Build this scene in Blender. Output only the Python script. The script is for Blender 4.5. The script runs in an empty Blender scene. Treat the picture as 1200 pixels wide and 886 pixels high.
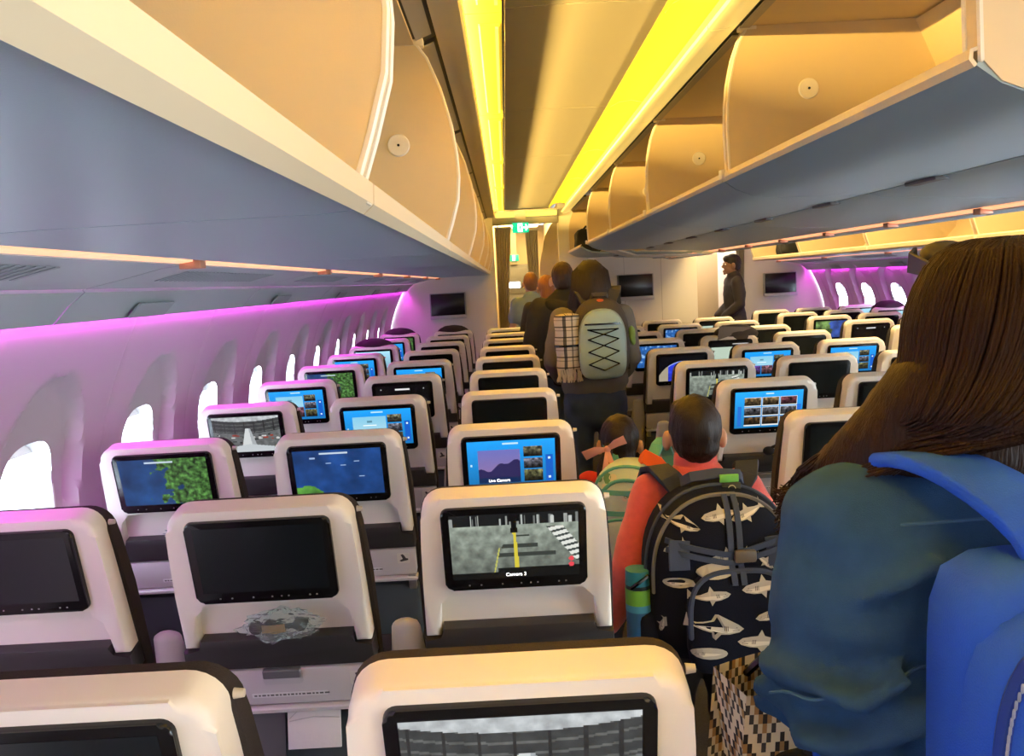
import bpy, bmesh, math, random
import numpy as np
from mathutils import Vector, Matrix, noise
random.seed(7); RNG = np.random.default_rng(7)
SC = bpy.context.scene; COL = SC.collection

# ------------------------------------------------------------------ camera
CAM_Z = 1.60
yaw, pit, rol = .0024, .1162, .0532
fw = Vector((math.sin(yaw)*math.cos(pit), math.cos(yaw)*math.cos(pit), -math.sin(pit)))
r0 = Vector((math.cos(yaw), -math.sin(yaw), 0)); u0 = r0.cross(fw)
cr, sr = math.cos(rol), math.sin(rol)
rv = cr*r0 - sr*u0; uv = cr*u0 + sr*r0
cd = bpy.data.cameras.new('camera'); cd.sensor_width = 36; cd.sensor_fit = 'HORIZONTAL'; cd.lens = 28.8
cd.clip_start = .02
cam = bpy.data.objects.new('camera', cd); COL.objects.link(cam)
M = Matrix((rv, uv, -fw)).transposed().to_4x4(); M.translation = (0, 0, CAM_Z)
cam.matrix_world = M; SC.camera = cam

# ------------------------------------------------------------------ world, exposure, big lights
SC.view_settings.view_transform = 'Standard'; SC.view_settings.look = 'None'
SC.view_settings.exposure = 1.8; SC.view_settings.gamma = 1.0; SC.view_settings.use_curve_mapping = False
SKY_STRENGTH = 3.2
COVE_COLOR = (1.0, .68, .05); COVE_STRENGTH = .2
LED_COLOR = (1.0, .64, .15); LED_POWER = 145.0
COVE2_STRENGTH = 5.0
PURPLE = (.75, .03, .72); PURPLE_STRENGTH = 15.0
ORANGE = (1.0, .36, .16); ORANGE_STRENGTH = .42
SCREEN_STRENGTH = .33
w = bpy.data.worlds.new('world'); SC.world = w; w.use_nodes = True
w.node_tree.nodes['Background'].inputs[0].default_value = (.78, .91, 1, 1)
w.node_tree.nodes['Background'].inputs[1].default_value = SKY_STRENGTH

# ------------------------------------------------------------------ helpers
def s2l(c):
    return tuple((v/12.92 if v <= .04045 else ((v+.055)/1.055)**2.4) for v in c)
def rgb(r, g, b): return s2l((r/255, g/255, b/255))
MATS = {}
def mat(name, color, rough=.5, metal=0., emit=None, estr=0., bump=0., bscale=200., var=0., vscale=30., spec=.5, stretch=None, sheen=0.):
    if name in MATS: return MATS[name]
    m = bpy.data.materials.new(name); m.use_nodes = True; nt = m.node_tree; b = nt.nodes['Principled BSDF']
    b.inputs['Base Color'].default_value = (*color, 1); b.inputs['Roughness'].default_value = rough
    b.inputs['Metallic'].default_value = metal; b.inputs['Specular IOR Level'].default_value = spec
    if sheen: b.inputs['Sheen Weight'].default_value = sheen
    if emit: b.inputs['Emission Color'].default_value = (*emit, 1); b.inputs['Emission Strength'].default_value = estr
    if bump or var:
        tc = nt.nodes.new('ShaderNodeTexCoord'); src = tc.outputs['Object']
        if stretch:
            mp = nt.nodes.new('ShaderNodeMapping'); mp.inputs['Scale'].default_value = stretch
            nt.links.new(src, mp.inputs[0]); src = mp.outputs[0]
    if bump:
        n = nt.nodes.new('ShaderNodeTexNoise'); n.inputs['Scale'].default_value = bscale; n.inputs['Detail'].default_value = 3
        bp = nt.nodes.new('ShaderNodeBump'); bp.inputs['Strength'].default_value = bump; bp.inputs['Distance'].default_value = .004
        nt.links.new(src, n.inputs['Vector']); nt.links.new(n.outputs['Fac'], bp.inputs['Height']); nt.links.new(bp.outputs[0], b.inputs['Normal'])
    if var:
        n2 = nt.nodes.new('ShaderNodeTexNoise'); n2.inputs['Scale'].default_value = vscale; n2.inputs['Detail'].default_value = 4
        mx = nt.nodes.new('ShaderNodeMix'); mx.data_type = 'RGBA'
        mx.inputs[6].default_value = (*[c*(1-var) for c in color], 1); mx.inputs[7].default_value = (*[min(1, c*(1+var)) for c in color], 1)
        nt.links.new(src, n2.inputs['Vector']); nt.links.new(n2.outputs['Fac'], mx.inputs[0]); nt.links.new(mx.outputs[2], b.inputs['Base Color'])
    MATS[name] = m; return m
def mat_attr(name, emit=0., rough=.5):
    if name in MATS: return MATS[name]
    m = bpy.data.materials.new(name); m.use_nodes = True; nt = m.node_tree; b = nt.nodes['Principled BSDF']
    a = nt.nodes.new('ShaderNodeAttribute'); a.attribute_name = 'print'
    b.inputs['Roughness'].default_value = rough
    if emit:
        b.inputs['Base Color'].default_value = (.01, .01, .012, 1)
        nt.links.new(a.outputs['Color'], b.inputs['Emission Color']); b.inputs['Emission Strength'].default_value = emit
    else: nt.links.new(a.outputs['Color'], b.inputs['Base Color'])
    MATS[name] = m; return m

def mesh_from(bm, m, smooth=35):
    me = bpy.data.meshes.new('mesh'); bmesh.ops.recalc_face_normals(bm, faces=bm.faces)
    bm.to_mesh(me); bm.free()
    if m: me.materials.append(m)
    if smooth:
        me.shade_smooth(); me.set_sharp_from_angle(angle=math.radians(smooth))
    return me
def link(name, me, parent=None, loc=None, rot=None):
    o = bpy.data.objects.new(name, me); COL.objects.link(o)
    if parent: o.parent = parent
    if loc: o.location = loc
    if rot: o.rotation_euler = rot
    return o
def obj(name, bm, m, parent=None, smooth=35, loc=None, label=None):
    o = link(name, mesh_from(bm, m, smooth), parent, loc)
    if label: o['label'] = label
    return o
def thing(name, label, cat, loc=(0, 0, 0), rotz=0, group=None):
    o = bpy.data.objects.new(name, None); COL.objects.link(o); o.location = loc; o.rotation_euler = (0, 0, rotz)
    o.empty_display_size = .1
    return tag(o, label, cat, group)
def tag(o, label, cat, group=None):
    o['label'] = label; o['category'] = cat
    if group: o['group'] = group
    return o
def struct(o): o['kind'] = 'structure'; return o
def box(bm, x0, x1, y0, y1, z0, z1, bev=0, seg=2, T=None):
    n0 = set(bm.verts)
    r = bmesh.ops.create_cube(bm, size=1)
    vs = r['verts']
    for v in vs: v.co = Vector(((x0+x1)/2+v.co.x*(x1-x0), (y0+y1)/2+v.co.y*(y1-y0), (z0+z1)/2+v.co.z*(z1-z0)))
    if bev:
        es = list({e for v in vs for e in v.link_edges})
        bmesh.ops.bevel(bm, geom=es, offset=bev, segments=seg, affect='EDGES', profile=.5)
    if T:
        for v in bm.verts:
            if v not in n0: v.co = T(v.co)
    return bm
def BM(): return bmesh.new()
def poly_extrude(bm, pts, d0, d1, T, bev=0, seg=3, bev_back=0):
    """pts: 2D outline (u,s); extruded between depths d0..d1; T maps (u,s,d) to a point; bevels the d0 rim."""
    pre = set(bm.verts)
    a = [bm.verts.new((p[0], p[1], d0)) for p in pts]; b = [bm.verts.new((p[0], p[1], d1)) for p in pts]
    fa = bm.faces.new(a); bm.faces.new(b[::-1]); n = len(pts)
    for i in range(n): bm.faces.new((a[i], b[i], b[(i+1) % n], a[(i+1) % n]))
    vs = a+b
    if bev:
        es = list(fa.edges)
        g = bmesh.ops.bevel(bm, geom=es, offset=bev, segments=seg, affect='EDGES', profile=.5)
        vs = list({v for v in bm.verts if v.is_valid})
    for v in list(bm.verts):
        if v not in pre: v.co = Vector(T(v.co.x, v.co.y, v.co.z))
    return bm
def rrect(x0, x1, y0, y1, r, n=5):
    out = []
    for cx, cy, a0 in ((x1-r, y1-r, 0), (x0+r, y1-r, 90), (x0+r, y0+r, 180), (x1-r, y0+r, 270)):
        for i in range(n+1):
            a = math.radians(a0+90*i/n); out.append((cx+r*math.cos(a), cy+r*math.sin(a)))
    return out
def sweep(bm, prof, y0, y1, t=.012, flip=1):
    """sheet along Y from an XZ profile, given a thickness t on one side"""
    n = len(prof); off = []
    for i in range(n):
        a = Vector(prof[max(0, i-1)]); b = Vector(prof[min(n-1, i+1)]); d = (b-a).normalized()
        off.append((prof[i][0]-d.y*t*flip, prof[i][1]+d.x*t*flip))
    ring = list(prof)+off[::-1]
    A = [bm.verts.new((x, y0, z)) for x, z in ring]; B = [bm.verts.new((x, y1, z)) for x, z in ring]
    m = len(ring)
    for i in range(m): bm.faces.new((A[i], A[(i+1) % m], B[(i+1) % m], B[i]))
    for i in range(n-1):
        bm.faces.new((A[i], A[m-1-i], A[m-2-i], A[i+1])); bm.faces.new((B[i], B[i+1], B[m-2-i], B[m-1-i]))
    return bm
def frame_for(d, up=Vector((0, 0, 1))):
    d = d.normalized()
    if abs(d.dot(up)) > .95: up = Vector((0, 1, 0))
    x = d.cross(up).normalized(); return x, x.cross(d).normalized()
def loft(bm, path, radii, n=14, cap=True, ref=None):
    """tube through path; radii: float or (a,b) per point; round caps"""
    path = [Vector(p) for p in path]; radii = [(r, r) if not isinstance(r, (tuple, list)) else r for r in radii]
    rings = []; N = len(path); px = None
    fr = []
    for i in range(N):
        d = path[min(N-1, i+1)]-path[max(0, i-1)]
        x, y = frame_for(d, ref or Vector((0, 1, 0)))
        if px is not None:
            x = (px-d.normalized()*px.dot(d.normalized())).normalized(); y = x.cross(d.normalized())
        px = x; fr.append((x, y, d.normalized()))
    def ring(c, x, y, a, b): return [bm.verts.new(c+x*(a*math.cos(2*math.pi*k/n))+y*(b*math.sin(2*math.pi*k/n))) for k in range(n)]
    if cap:
        x, y, d = fr[0]; a, b = radii[0]; m = min(a, b)
        for t in (80, 55, 28):
            t = math.radians(t); rings.append(ring(path[0]-d*m*math.sin(t), x, y, a*math.cos(t), b*math.cos(t)))
    for i in range(N): rings.append(ring(path[i], fr[i][0], fr[i][1], *radii[i]))
    if cap:
        x, y, d = fr[-1]; a, b = radii[-1]; m = min(a, b)
        for t in (28, 55, 80):
            t = math.radians(t); rings.append(ring(path[-1]+d*m*math.sin(t), x, y, a*math.cos(t), b*math.cos(t)))
    for A, B in zip(rings, rings[1:]):
        for k in range(n): bm.faces.new((A[k], A[(k+1) % n], B[(k+1) % n], B[k]))
    bm.faces.new(rings[0][::-1]); bm.faces.new(rings[-1])
    return bm
def ell(bm, c, r, rot=None, seg=18):
    g = bmesh.ops.create_uvsphere(bm, u_segments=seg, v_segments=seg*2//3, radius=1)
    R = rot or Matrix.Identity(3)
    for v in g['verts']: v.co = Vector(c)+R @ Vector((v.co.x*r[0], v.co.y*r[1], v.co.z*r[2]))
    return bm
def tube(bm, pts, r, n=8): return loft(bm, pts, [r]*len(pts), n)
def ribbon(bm, pts, w, t, side, n_cap=0):
    """flat band through pts; side: width direction per point or one vector"""
    pts = [Vector(p) for p in pts]; N = len(pts); rings = []
    for i, p in enumerate(pts):
        d = (pts[min(N-1, i+1)]-pts[max(0, i-1)]).normalized()
        s = Vector(side[i] if isinstance(side, list) else side); s = (s-d*s.dot(d)).normalized(); nn = s.cross(d)
        ww = w[i] if isinstance(w, list) else w
        rings.append([bm.verts.new(p+s*a*ww/2+nn*b*t/2) for a, b in ((-1, -.6), (-.94, -1), (.94, -1), (1, -.6), (1, .6), (.94, 1), (-.94, 1), (-1, .6))])
    for A, B in zip(rings, rings[1:]):
        for k in range(8): bm.faces.new((A[k], A[(k+1) % 8], B[(k+1) % 8], B[k]))
    bm.faces.new(rings[0][::-1]); bm.faces.new(rings[-1]); return bm
def remesh(bm, m, voxel, smooth=6, disp=None, fac=.5):
    """fuse overlapping closed shapes into one continuous surface"""
    bmesh.ops.recalc_face_normals(bm, faces=bm.faces)
    me = bpy.data.meshes.new('tmp'); bm.to_mesh(me); bm.free()
    o = bpy.data.objects.new('tmp', me); COL.objects.link(o)
    a = o.modifiers.new('r', 'REMESH'); a.mode = 'VOXEL'; a.voxel_size = voxel
    if smooth:
        b = o.modifiers.new('s', 'SMOOTH'); b.factor = fac; b.iterations = smooth
    dg = bpy.context.evaluated_depsgraph_get(); dg.update()
    out = bpy.data.meshes.new_from_object(o.evaluated_get(dg))
    bpy.data.objects.remove(o); bpy.data.meshes.remove(me)
    if disp:
        nv = len(out.vertices); co = np.empty(nv*3, 'f'); no = np.empty(nv*3, 'f')
        out.vertices.foreach_get('co', co); out.vertices.foreach_get('normal', no)
        co = co.reshape(-1, 3); no = no.reshape(-1, 3)
        d = np.array([disp(Vector(c)) for c in co])
        co += no*d[:, None]; out.vertices.foreach_set('co', co.ravel())
    out.materials.clear(); out.materials.append(m); out.shade_smooth(); return out
def fuse(name, bm, m, voxel, parent=None, smooth=6, disp=None, label=None, loc=None):
    o = link(name, remesh(bm, m, voxel, smooth, disp), parent, loc)
    if label: o['label'] = label
    return o
def wrinkle(amp, sx=7., sz=16., seed=0.):
    def f(c): return amp*(noise.noise(Vector((c.x*sx+seed, c.y*sx, c.z*sz)))+.5*noise.noise(Vector((c.x*sx*2.3, c.y*sx*2.3+seed, c.z*sz*1.7))))
    return f
def text_mesh(body, size, m):
    c = bpy.data.curves.new('t', 'FONT'); c.body = body; c.size = size; c.align_x = 'CENTER'; c.align_y = 'CENTER'; c.extrude = .0002
    o = bpy.data.objects.new('t', c); COL.objects.link(o); dg = bpy.context.evaluated_depsgraph_get(); dg.update()
    me = bpy.data.meshes.new_from_object(o.evaluated_get(dg)); bpy.data.objects.remove(o); bpy.data.curves.remove(c)
    me.materials.clear(); me.materials.append(m); return me
def print_grid(arr, P, m):
    """arr HxWx3 sRGB (row 0 = top); P(u,v) with u,v in 0..1 -> point; coloured cells of flat print"""
    H, W = arr.shape[:2]
    co = np.array([P(i/W, j/H) for j in range(H+1) for i in range(W+1)], 'f')
    idx = np.arange(H*W); jj = idx//W; ii = idx % W; a = jj*(W+1)+ii
    q = np.stack([a, a+W+1, a+W+2, a+1], 1).astype('i')
    me = bpy.data.meshes.new('print'); me.vertices.add(len(co)); me.vertices.foreach_set('co', co.ravel())
    me.loops.add(q.size); me.loops.foreach_set('vertex_index', q.ravel())
    me.polygons.add(len(q)); me.polygons.foreach_set('loop_start', np.arange(len(q), dtype='i')*4)
    me.update()
    lin = np.clip(arr, 0, 1).reshape(-1, 3); lin = np.where(lin <= .04045, lin/12.92, ((lin+.055)/1.055)**2.4)
    at = me.attributes.new('print', 'FLOAT_COLOR', 'FACE')
    at.data.foreach_set('color', np.concatenate([lin, np.ones((len(lin), 1))], 1).astype('f').ravel())
    me.materials.append(m); me.validate(); return me

# ------------------------------------------------------------------ materials
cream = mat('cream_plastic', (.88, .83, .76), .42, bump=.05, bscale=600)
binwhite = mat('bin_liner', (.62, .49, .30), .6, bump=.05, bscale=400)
bintrim = mat('bin_trim', (.72, .66, .56), .45)
bluegrey = mat('bin_underside_blue_grey', (.255, .35, .41), .38, bump=.04, bscale=500)  # blue cast of cool window daylight is put into this base colour
psu_m = mat('service_panel_grey', (.36, .41, .42), .45)
char_flap = mat('lamp_flap_dark', (.10, .09, .09), .5)
psu_dark = mat('grille_grey', (.30, .33, .35), .6)
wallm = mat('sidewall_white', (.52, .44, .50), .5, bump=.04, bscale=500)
bulk_m = mat('bulkhead_offwhite', (.70, .67, .62), .55)
tanwall = mat('tan_panel', (.55, .45, .30), .5)
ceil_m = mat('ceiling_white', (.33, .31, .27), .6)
dark_m = mat('dark_channel', (.03, .028, .025), .5)
black_m = mat('black_gloss', (.006, .006, .007), .18)
off_m = mat('display_off', (.008, .013, .016), .22, spec=.7)
brown_fab = mat('dark_brown_fabric', (.030, .022, .022), .9, bump=.4, bscale=700, var=.3, vscale=300)
char_m = mat('charcoal_plastic', (.035, .033, .034), .45)
tray_m = mat('tray_grey', (.60, .57, .58), .4)
taupe = mat('taupe_niche', (.36, .33, .31), .5)
metal_m = mat('seat_metal', (.45, .45, .46), .35, metal=.8)
carpet = mat('carpet', (.055, .052, .055), .95, bump=.5, bscale=300, var=.5, vscale=160)
white_m = mat('white_paint', (.8, .8, .8), .5)
cove_m = mat('cove_light', (.32, .235, .010), .6, spec=0., emit=COVE_COLOR, estr=COVE_STRENGTH)
cove_b = mat('cove_light_core', (.4, .3, .02), .6, spec=0., emit=(1, .75, .16), estr=COVE_STRENGTH*1.6)
cove2 = mat('far_cove_light', (.8, .7, .4), .5, emit=(1, .69, .26), estr=COVE2_STRENGTH)
purple_m = mat('purple_light', (.5, .2, .5), .5, emit=PURPLE, estr=PURPLE_STRENGTH)
orange_m = mat('orange_glow', (.6, .4, .3), .5, emit=ORANGE, estr=ORANGE_STRENGTH)  # reflective strip: its warm reflected light is put in as emission
copper = mat('copper_clip', (.55, .25, .15), .4, metal=.3)
glass = mat('window_pane', (.9, .95, 1), .05)
nt = glass.node_tree; b_ = nt.nodes['Principled BSDF']; b_.inputs['Transmission Weight'].default_value = 1.0; b_.inputs['IOR'].default_value = 1.01
denim_dark = mat('dark_denim', (.022, .036, .060), .85, bump=.3, bscale=900, var=.25, vscale=25)
SKIN = mat('skin', (.55, .31, .21), .5, bump=.05, bscale=300); SKIN_D = mat('skin_dark', (.19, .095, .055), .5)
shoe_m = mat('shoe_black', (.02, .02, .022), .5)

def FZ(y): return -.003*y       # the floor falls gently towards the nose
MIR = 2.77                       # right-hand sidewall and bins mirror the left ones about x = MIR/2

# ------------------------------------------------------------------ floor and shell
bm = BM(); v = [bm.verts.new(p) for p in ((-1.5, -3, .009), (4.4, -3, .009), (4.4, 15, -.045), (-1.5, 15, -.045), (-1.5, -3, -.06), (4.4, -3, -.06), (4.4, 15, -.11), (-1.5, 15, -.11))]
for f in ((0, 1, 2, 3), (7, 6, 5, 4), (0, 4, 5, 1), (1, 5, 6, 2), (2, 6, 7, 3), (3, 7, 4, 0)): bm.faces.new([v[i] for i in f])
struct(obj('floor', bm, carpet, smooth=0))
ceil = struct(obj('ceiling', box(BM(), -1.4, 4.3, -3, 15, 2.56, 2.6), ceil_m, smooth=0))
YB = 9.8; YR = 10.75
PIT = 1.53
ys = [-3+PIT*k for k in range(-0, 9)]
Y0s = [1.08+PIT*k for k in range(-3, 6)]
for k in range(len(Y0s)):
    y1 = Y0s[k]; y0 = y1-PIT
    if k == len(Y0s)-1: y1 = 9.55
    prof = [(.045+(.545-.045)*i/8, 2.430+.004*math.sin(math.pi*i/8)) for i in range(9)]
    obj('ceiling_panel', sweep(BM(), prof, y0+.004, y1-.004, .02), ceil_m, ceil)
# rear closure behind the photographer
struct(obj('wall_rear', box(BM(), -1.5, 4.4, -3.05, -3, 0, 2.5), bulk_m, smooth=0))

# dark slot between the cove and the ceiling on the left
struct(obj('trim_1', box(BM(), .033, .040, -3, 9.55, 2.405, 2.43), black_m, smooth=0))
obj_t = struct(obj('trim_2', sweep(BM(), [(-.168, 2.352), (-.13, 2.350), (-.086, 2.356), (-.078, 2.364), (-.076, 2.378)], -3, 9.6, .006), bintrim))

# cove lights: left run of flat covers, right run of curved covers
def cove_left(y0, y1, i):
    t = thing('cove_light', f'yellow flat ceiling light cover over the left bins, {ordn[i-1]} from the camera', 'light', (-.03, (y0+y1)/2, 2.415), 0, 'left ceiling lights')
    def q(a, b, c, d, e, f): return box(BM(), a+.03, b+.03, c-(y0+y1)/2, d-(y0+y1)/2, e-2.415, f-2.415)
    obj('housing', q(-.088, .033, y0+.004, y1-.004, 2.418, 2.434), cove_m, t)
    obj('cover', q(-.035, .026, y0+.10, y1-.10, 2.410, 2.4179), cove_m, t)
    obj('lamp_tube', q(.012, .022, y0+.11, y1-.11, 2.404, 2.4098), cove_b, t)
    obj('frame_line', q(-.041, -.036, y0+.10, y1-.10, 2.411, 2.4175), mat('frame_line_brown', (.3, .2, .05), .6), t)
def cove_right(y0, y1, i):
    ym = (y0+y1)/2
    t = thing('cove_light', f'curved yellow cove light along the centre bins, {ordn[i-1]} from the camera', 'light', (.64, ym, 2.43), 0, 'right cove lights')
    prof = [(.552-.64, 2.42-2.43), (.575-.64, 2.447-2.43), (.62-.64, 2.468-2.43), (.68-.64, 2.474-2.43), (.735-.64, 2.462-2.43)]
    obj('cover', sweep(BM(), prof, y0-ym+.004, y1-ym-.004, .012), cove_m, t)
    lp = [(.686-.64, 2.378-2.43), (.688-.64, 2.366-2.43), (.70-.64, 2.360-2.43), (.745-.64, 2.364-2.43), (.79-.64, 2.380-2.43)]
    obj('lip_back', sweep(BM(), [(.745-.64, 2.452-2.43), (.755-.64, 2.385-2.43)], y0-ym+.004, y1-ym-.004, .008), bintrim, t)
    obj('lamp_core', sweep(BM(), [(.732-.64, 2.458-2.43), (.736-.64, 2.40-2.43)], y0-ym+.004, y1-ym-.004, .006), cove_b, t)
    obj('lip', sweep(BM(), lp, y0-ym+.004, y1-ym-.004, .012), mat('lip_glow', (.6, .5, .3), .4, emit=(1, .70, .17), estr=.18), t)  # weak emission added to the lip for its yellow brightness
    obj('joint', sweep(BM(), [(p[0], p[1]-.001) for p in prof], y1-ym-.012, y1-ym-.006, .003), mat('joint_gold', (.35, .25, .05), .6), t)
ordn = ['first', 'second', 'third', 'fourth', 'fifth', 'sixth', 'seventh', 'eighth', 'ninth', 'tenth', 'eleventh', 'twelfth']
for k in range(2, len(Y0s)):
    y1 = Y0s[k]; y0 = y1-PIT
    if k == len(Y0s)-1: y1 = 9.55
    if k == 2: y0 = -2.9
    cove_left(y0, y1, k-1); cove_right(y0+.1, y1+.1 if k < len(Y0s)-1 else 9.55, k-1)

# LED trays: lamps added to wash the ceiling, each in a made-up slim tray
def added_led_tray(x, dirx, label, power):
    t = thing('added_led_tray', label, 'light', (x, 0, 2.380))
    obj('tray', box(BM(), -.012, .012, -2.9, 9.5, -.006, -.002), bintrim, t)
    L = bpy.data.lights.new('led_strip', 'AREA'); L.shape = 'RECTANGLE'; L.size = .018; L.size_y = 12.3; L.color = LED_COLOR; L.energy = LED_POWER*power
    o = link('led_strip', L, t, (0, 3.3, 0)); d = Vector((dirx*.66, 0, .75)).normalized(); q = d.to_track_quat('-Z', 'Y'); o.rotation_euler = Matrix((Vector((d.z, 0, -d.x)), Vector((0, 1, 0)), -d)).transposed().to_euler()
added_led_tray(.712, -1, 'added slim lamp tray along the edge of the curved right cove light', .24); added_led_tray(-.100, 1, 'added slim lamp tray along the edge of the flat left ceiling lights', 2.3)

# far aisle ceiling light
t = thing('ceiling_light', 'long yellow ceiling light above the far right aisle', 'light', (2.6, 3, 2.44))
obj('housing', box(BM(), -.33, .33, -5.9, 6.6, .012, .05), ceil_m, t); obj('cover', box(BM(), -.22, .22, -5.9, 6.6, 0, .0118), cove2, t)

# ------------------------------------------------------------------ overhead bins
def arc_outline(front, back): return front+back
def piping(bm, pts, y, r): return tube(bm, [(x, y, z) for x, z in pts], r, 6)
def bin_bay(side, y0, y1, label, first_div=False, last=False, group=None, sagging=False):
    """side: 'L' left sidewall, 'R' right sidewall (mirrored), 'C' centre"""
    mx = (lambda x: MIR-x) if side == 'R' else (lambda x: x)
    t = thing('overhead_bin', label, 'overhead bin', (0, y0, 1.7), 0, group)
    sub = lambda prof: [(mx(x), z-1.7) for x, z in prof]
    L = y1-y0
    if side in 'LR':
        under = [(-.18, 1.704), (-.24, 1.700), (-.4, 1.700), (-.6, 1.699), (-.75, 1.695)]
        lip = [(-.182, 1.702), (-.1705, 1.712), (-.169, 1.733), (-.178, 1.736)]
        back = [(-.74, 1.712), (-.87, 1.85), (-.90, 2.05), (-.82, 2.3)]
        soff = [(-.235, 2.33), (-.5, 2.335), (-.82, 2.31)]
        front = [(-.182, 1.715), (-.155, 1.79), (-.133, 1.86), (-.126, 1.93), (-.128, 2.00), (-.140, 2.09), (-.165, 2.19), (-.20, 2.28), (-.235, 2.33)]
        rail = [(-.245, 2.332), (-.165, 2.362)]
        bx = -.52; cap = (-.30, 2.03)
    else:
        under = [(.76, 1.901), (.80, 1.872), (.86, 1.848), (.95, 1.838), (1.08, 1.836), (1.25, 1.836)]
        lip = [(.757, 1.898), (.748, 1.91), (.750, 1.926), (.762, 1.93)]
        back = [(1.44, 1.86), (1.47, 2.0), (1.47, 2.21), (1.39, 2.385)]
        soff = [(.83, 2.388), (1.39, 2.386)]
        front = [(.768, 1.91), (.765, 1.98), (.762, 2.06), (.764, 2.14), (.772, 2.21), (.79, 2.29), (.81, 2.345), (.835, 2.388)]
        rail = [(.795, 2.388), (.85, 2.388)]
        cap = (1.03, 2.18)
    fl = 1 if side != 'L' else -1
    fl2 = -fl
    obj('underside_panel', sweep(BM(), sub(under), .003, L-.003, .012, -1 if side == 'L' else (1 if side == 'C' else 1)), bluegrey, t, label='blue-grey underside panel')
    obj('lip', sweep(BM(), sub(lip), .003, L-.003, .007, 1 if side == 'R' else -1), mat('lip_beige', (.66, .55, .38), .45), t)
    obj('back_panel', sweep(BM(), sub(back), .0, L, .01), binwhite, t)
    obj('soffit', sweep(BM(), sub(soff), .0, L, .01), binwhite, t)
    obj('latch_rail', sweep(BM(), sub(rail), .004, L-.004, .012), dark_m, t, label='dark latch rail above the opening')
    bm = BM(); d = .012
    rr = [(a*.8+b*.2, c*.8+e*.2-.004) for (a, c), (b, e) in ((rail[0], rail[1]), (rail[1], rail[0]))]
    obj('rail_cover', sweep(BM(), sub(rr), .03, L-.06, .004, -1), taupe, t)
    def divider(yd, th):
        o = [*front, *[(p[0], p[1]) for p in (back[::-1] if back[0][1] < back[-1][1] else back)]]
        if side == 'C': o += [(x, z+.003) for x, z in under[::-1]][:-1]
        bm = BM(); pts = sub(o)
        a = [bm.verts.new((x, yd, z)) for x, z in pts]; b = [bm.verts.new((x, yd+th, z)) for x, z in pts]
        bm.faces.new(a); bm.faces.new(b[::-1]); nn = len(a)
        for i in range(nn): bm.faces.new((a[i], b[i], b[(i+1) % nn], a[(i+1) % nn]))
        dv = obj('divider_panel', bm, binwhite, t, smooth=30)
        bm = BM(); piping(bm, sub(front), yd+.004, .0055); piping(bm, sub(front), yd+th-.004, .0055)
        link('edge_trim', mesh_from(bm, bintrim), t)
        bm = BM(); c = sub([cap])[0]
        bmesh.ops.create_cone(bm, cap_ends=True, segments=28, radius1=.034, radius2=.031, depth=.006, matrix=Matrix.Translation((c[0], yd-.003, c[1])) @ Matrix.Rotation(math.pi/2, 4, 'X'))
        bc = obj('button_cap', bm, bintrim, t)
        bm = BM(); bmesh.ops.create_cone(bm, cap_ends=True, segments=12, radius1=.004, radius2=.004, depth=.002, matrix=Matrix.Translation((c[0], yd-.0068, c[1])) @ Matrix.Rotation(math.pi/2, 4, 'X'))
        obj('button_hole', bm, black_m, bc)
        p = sub([front[-1]])[0]
        obj('hinge_clip', box(BM(), p[0]-.028, p[0]+.028, yd-.002, yd+.035, p[1]-.012, p[1]+.012, .003), bintrim, t)
        return dv
    divider(L-.055, .05)
    if first_div:
        divider(.0, .05)
    # small joint block on the lip
    lx = sub([lip[1]])[0]
    obj('lip_joint', box(BM(), lx[0]-.008, lx[0]+.006, L-.045, L-.01, lx[1]-.006, lx[1]+.026, .002), bintrim, t)
    obj('ceiling_bracket', box(BM(), *(sorted((mx(-.62), mx(-.56))) if side != 'C' else (1.10, 1.16)), L*.42, L*.58, (soff[1][1])-1.7-.016, soff[1][1]-1.7-.0005, .003), bintrim, t)
    return t
ordn = ['first', 'second', 'third', 'fourth', 'fifth', 'sixth', 'seventh', 'eighth', 'ninth', 'tenth', 'eleventh', 'twelfth']
for i in range(-1, 7):
    y0 = 1.08+PIT*(i-1); y1 = min(y0+PIT, 9.75)
    if i == 6: y0, y1 = 8.73, 9.75
    elif i < 0: continue
    bin_bay('L', y0, y1, f'open cream overhead bin along the left sidewall, {ordn[i]} from the camera', group='left sidewall bins')
cy = [1.33, 2.83, 4.36, 5.89, 7.45]
for i in range(4):
    bin_bay('C', cy[i], cy[i+1], f'open cream overhead bin above the centre seats, {ordn[i]} from the camera', first_div=(i == 0), group='centre bins')
bin_bay('C', 8.05, 9.6, 'open cream bin by the centre bulkhead with a black bag inside', group='centre bins')
for i in range(6):
    y0 = 9.75-PIT*(i+1); bin_bay('R', y0, y0+PIT, f'open cream bin along the far right sidewall, {ordn[i]} from the far bulkhead', group='right sidewall bins')

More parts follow.
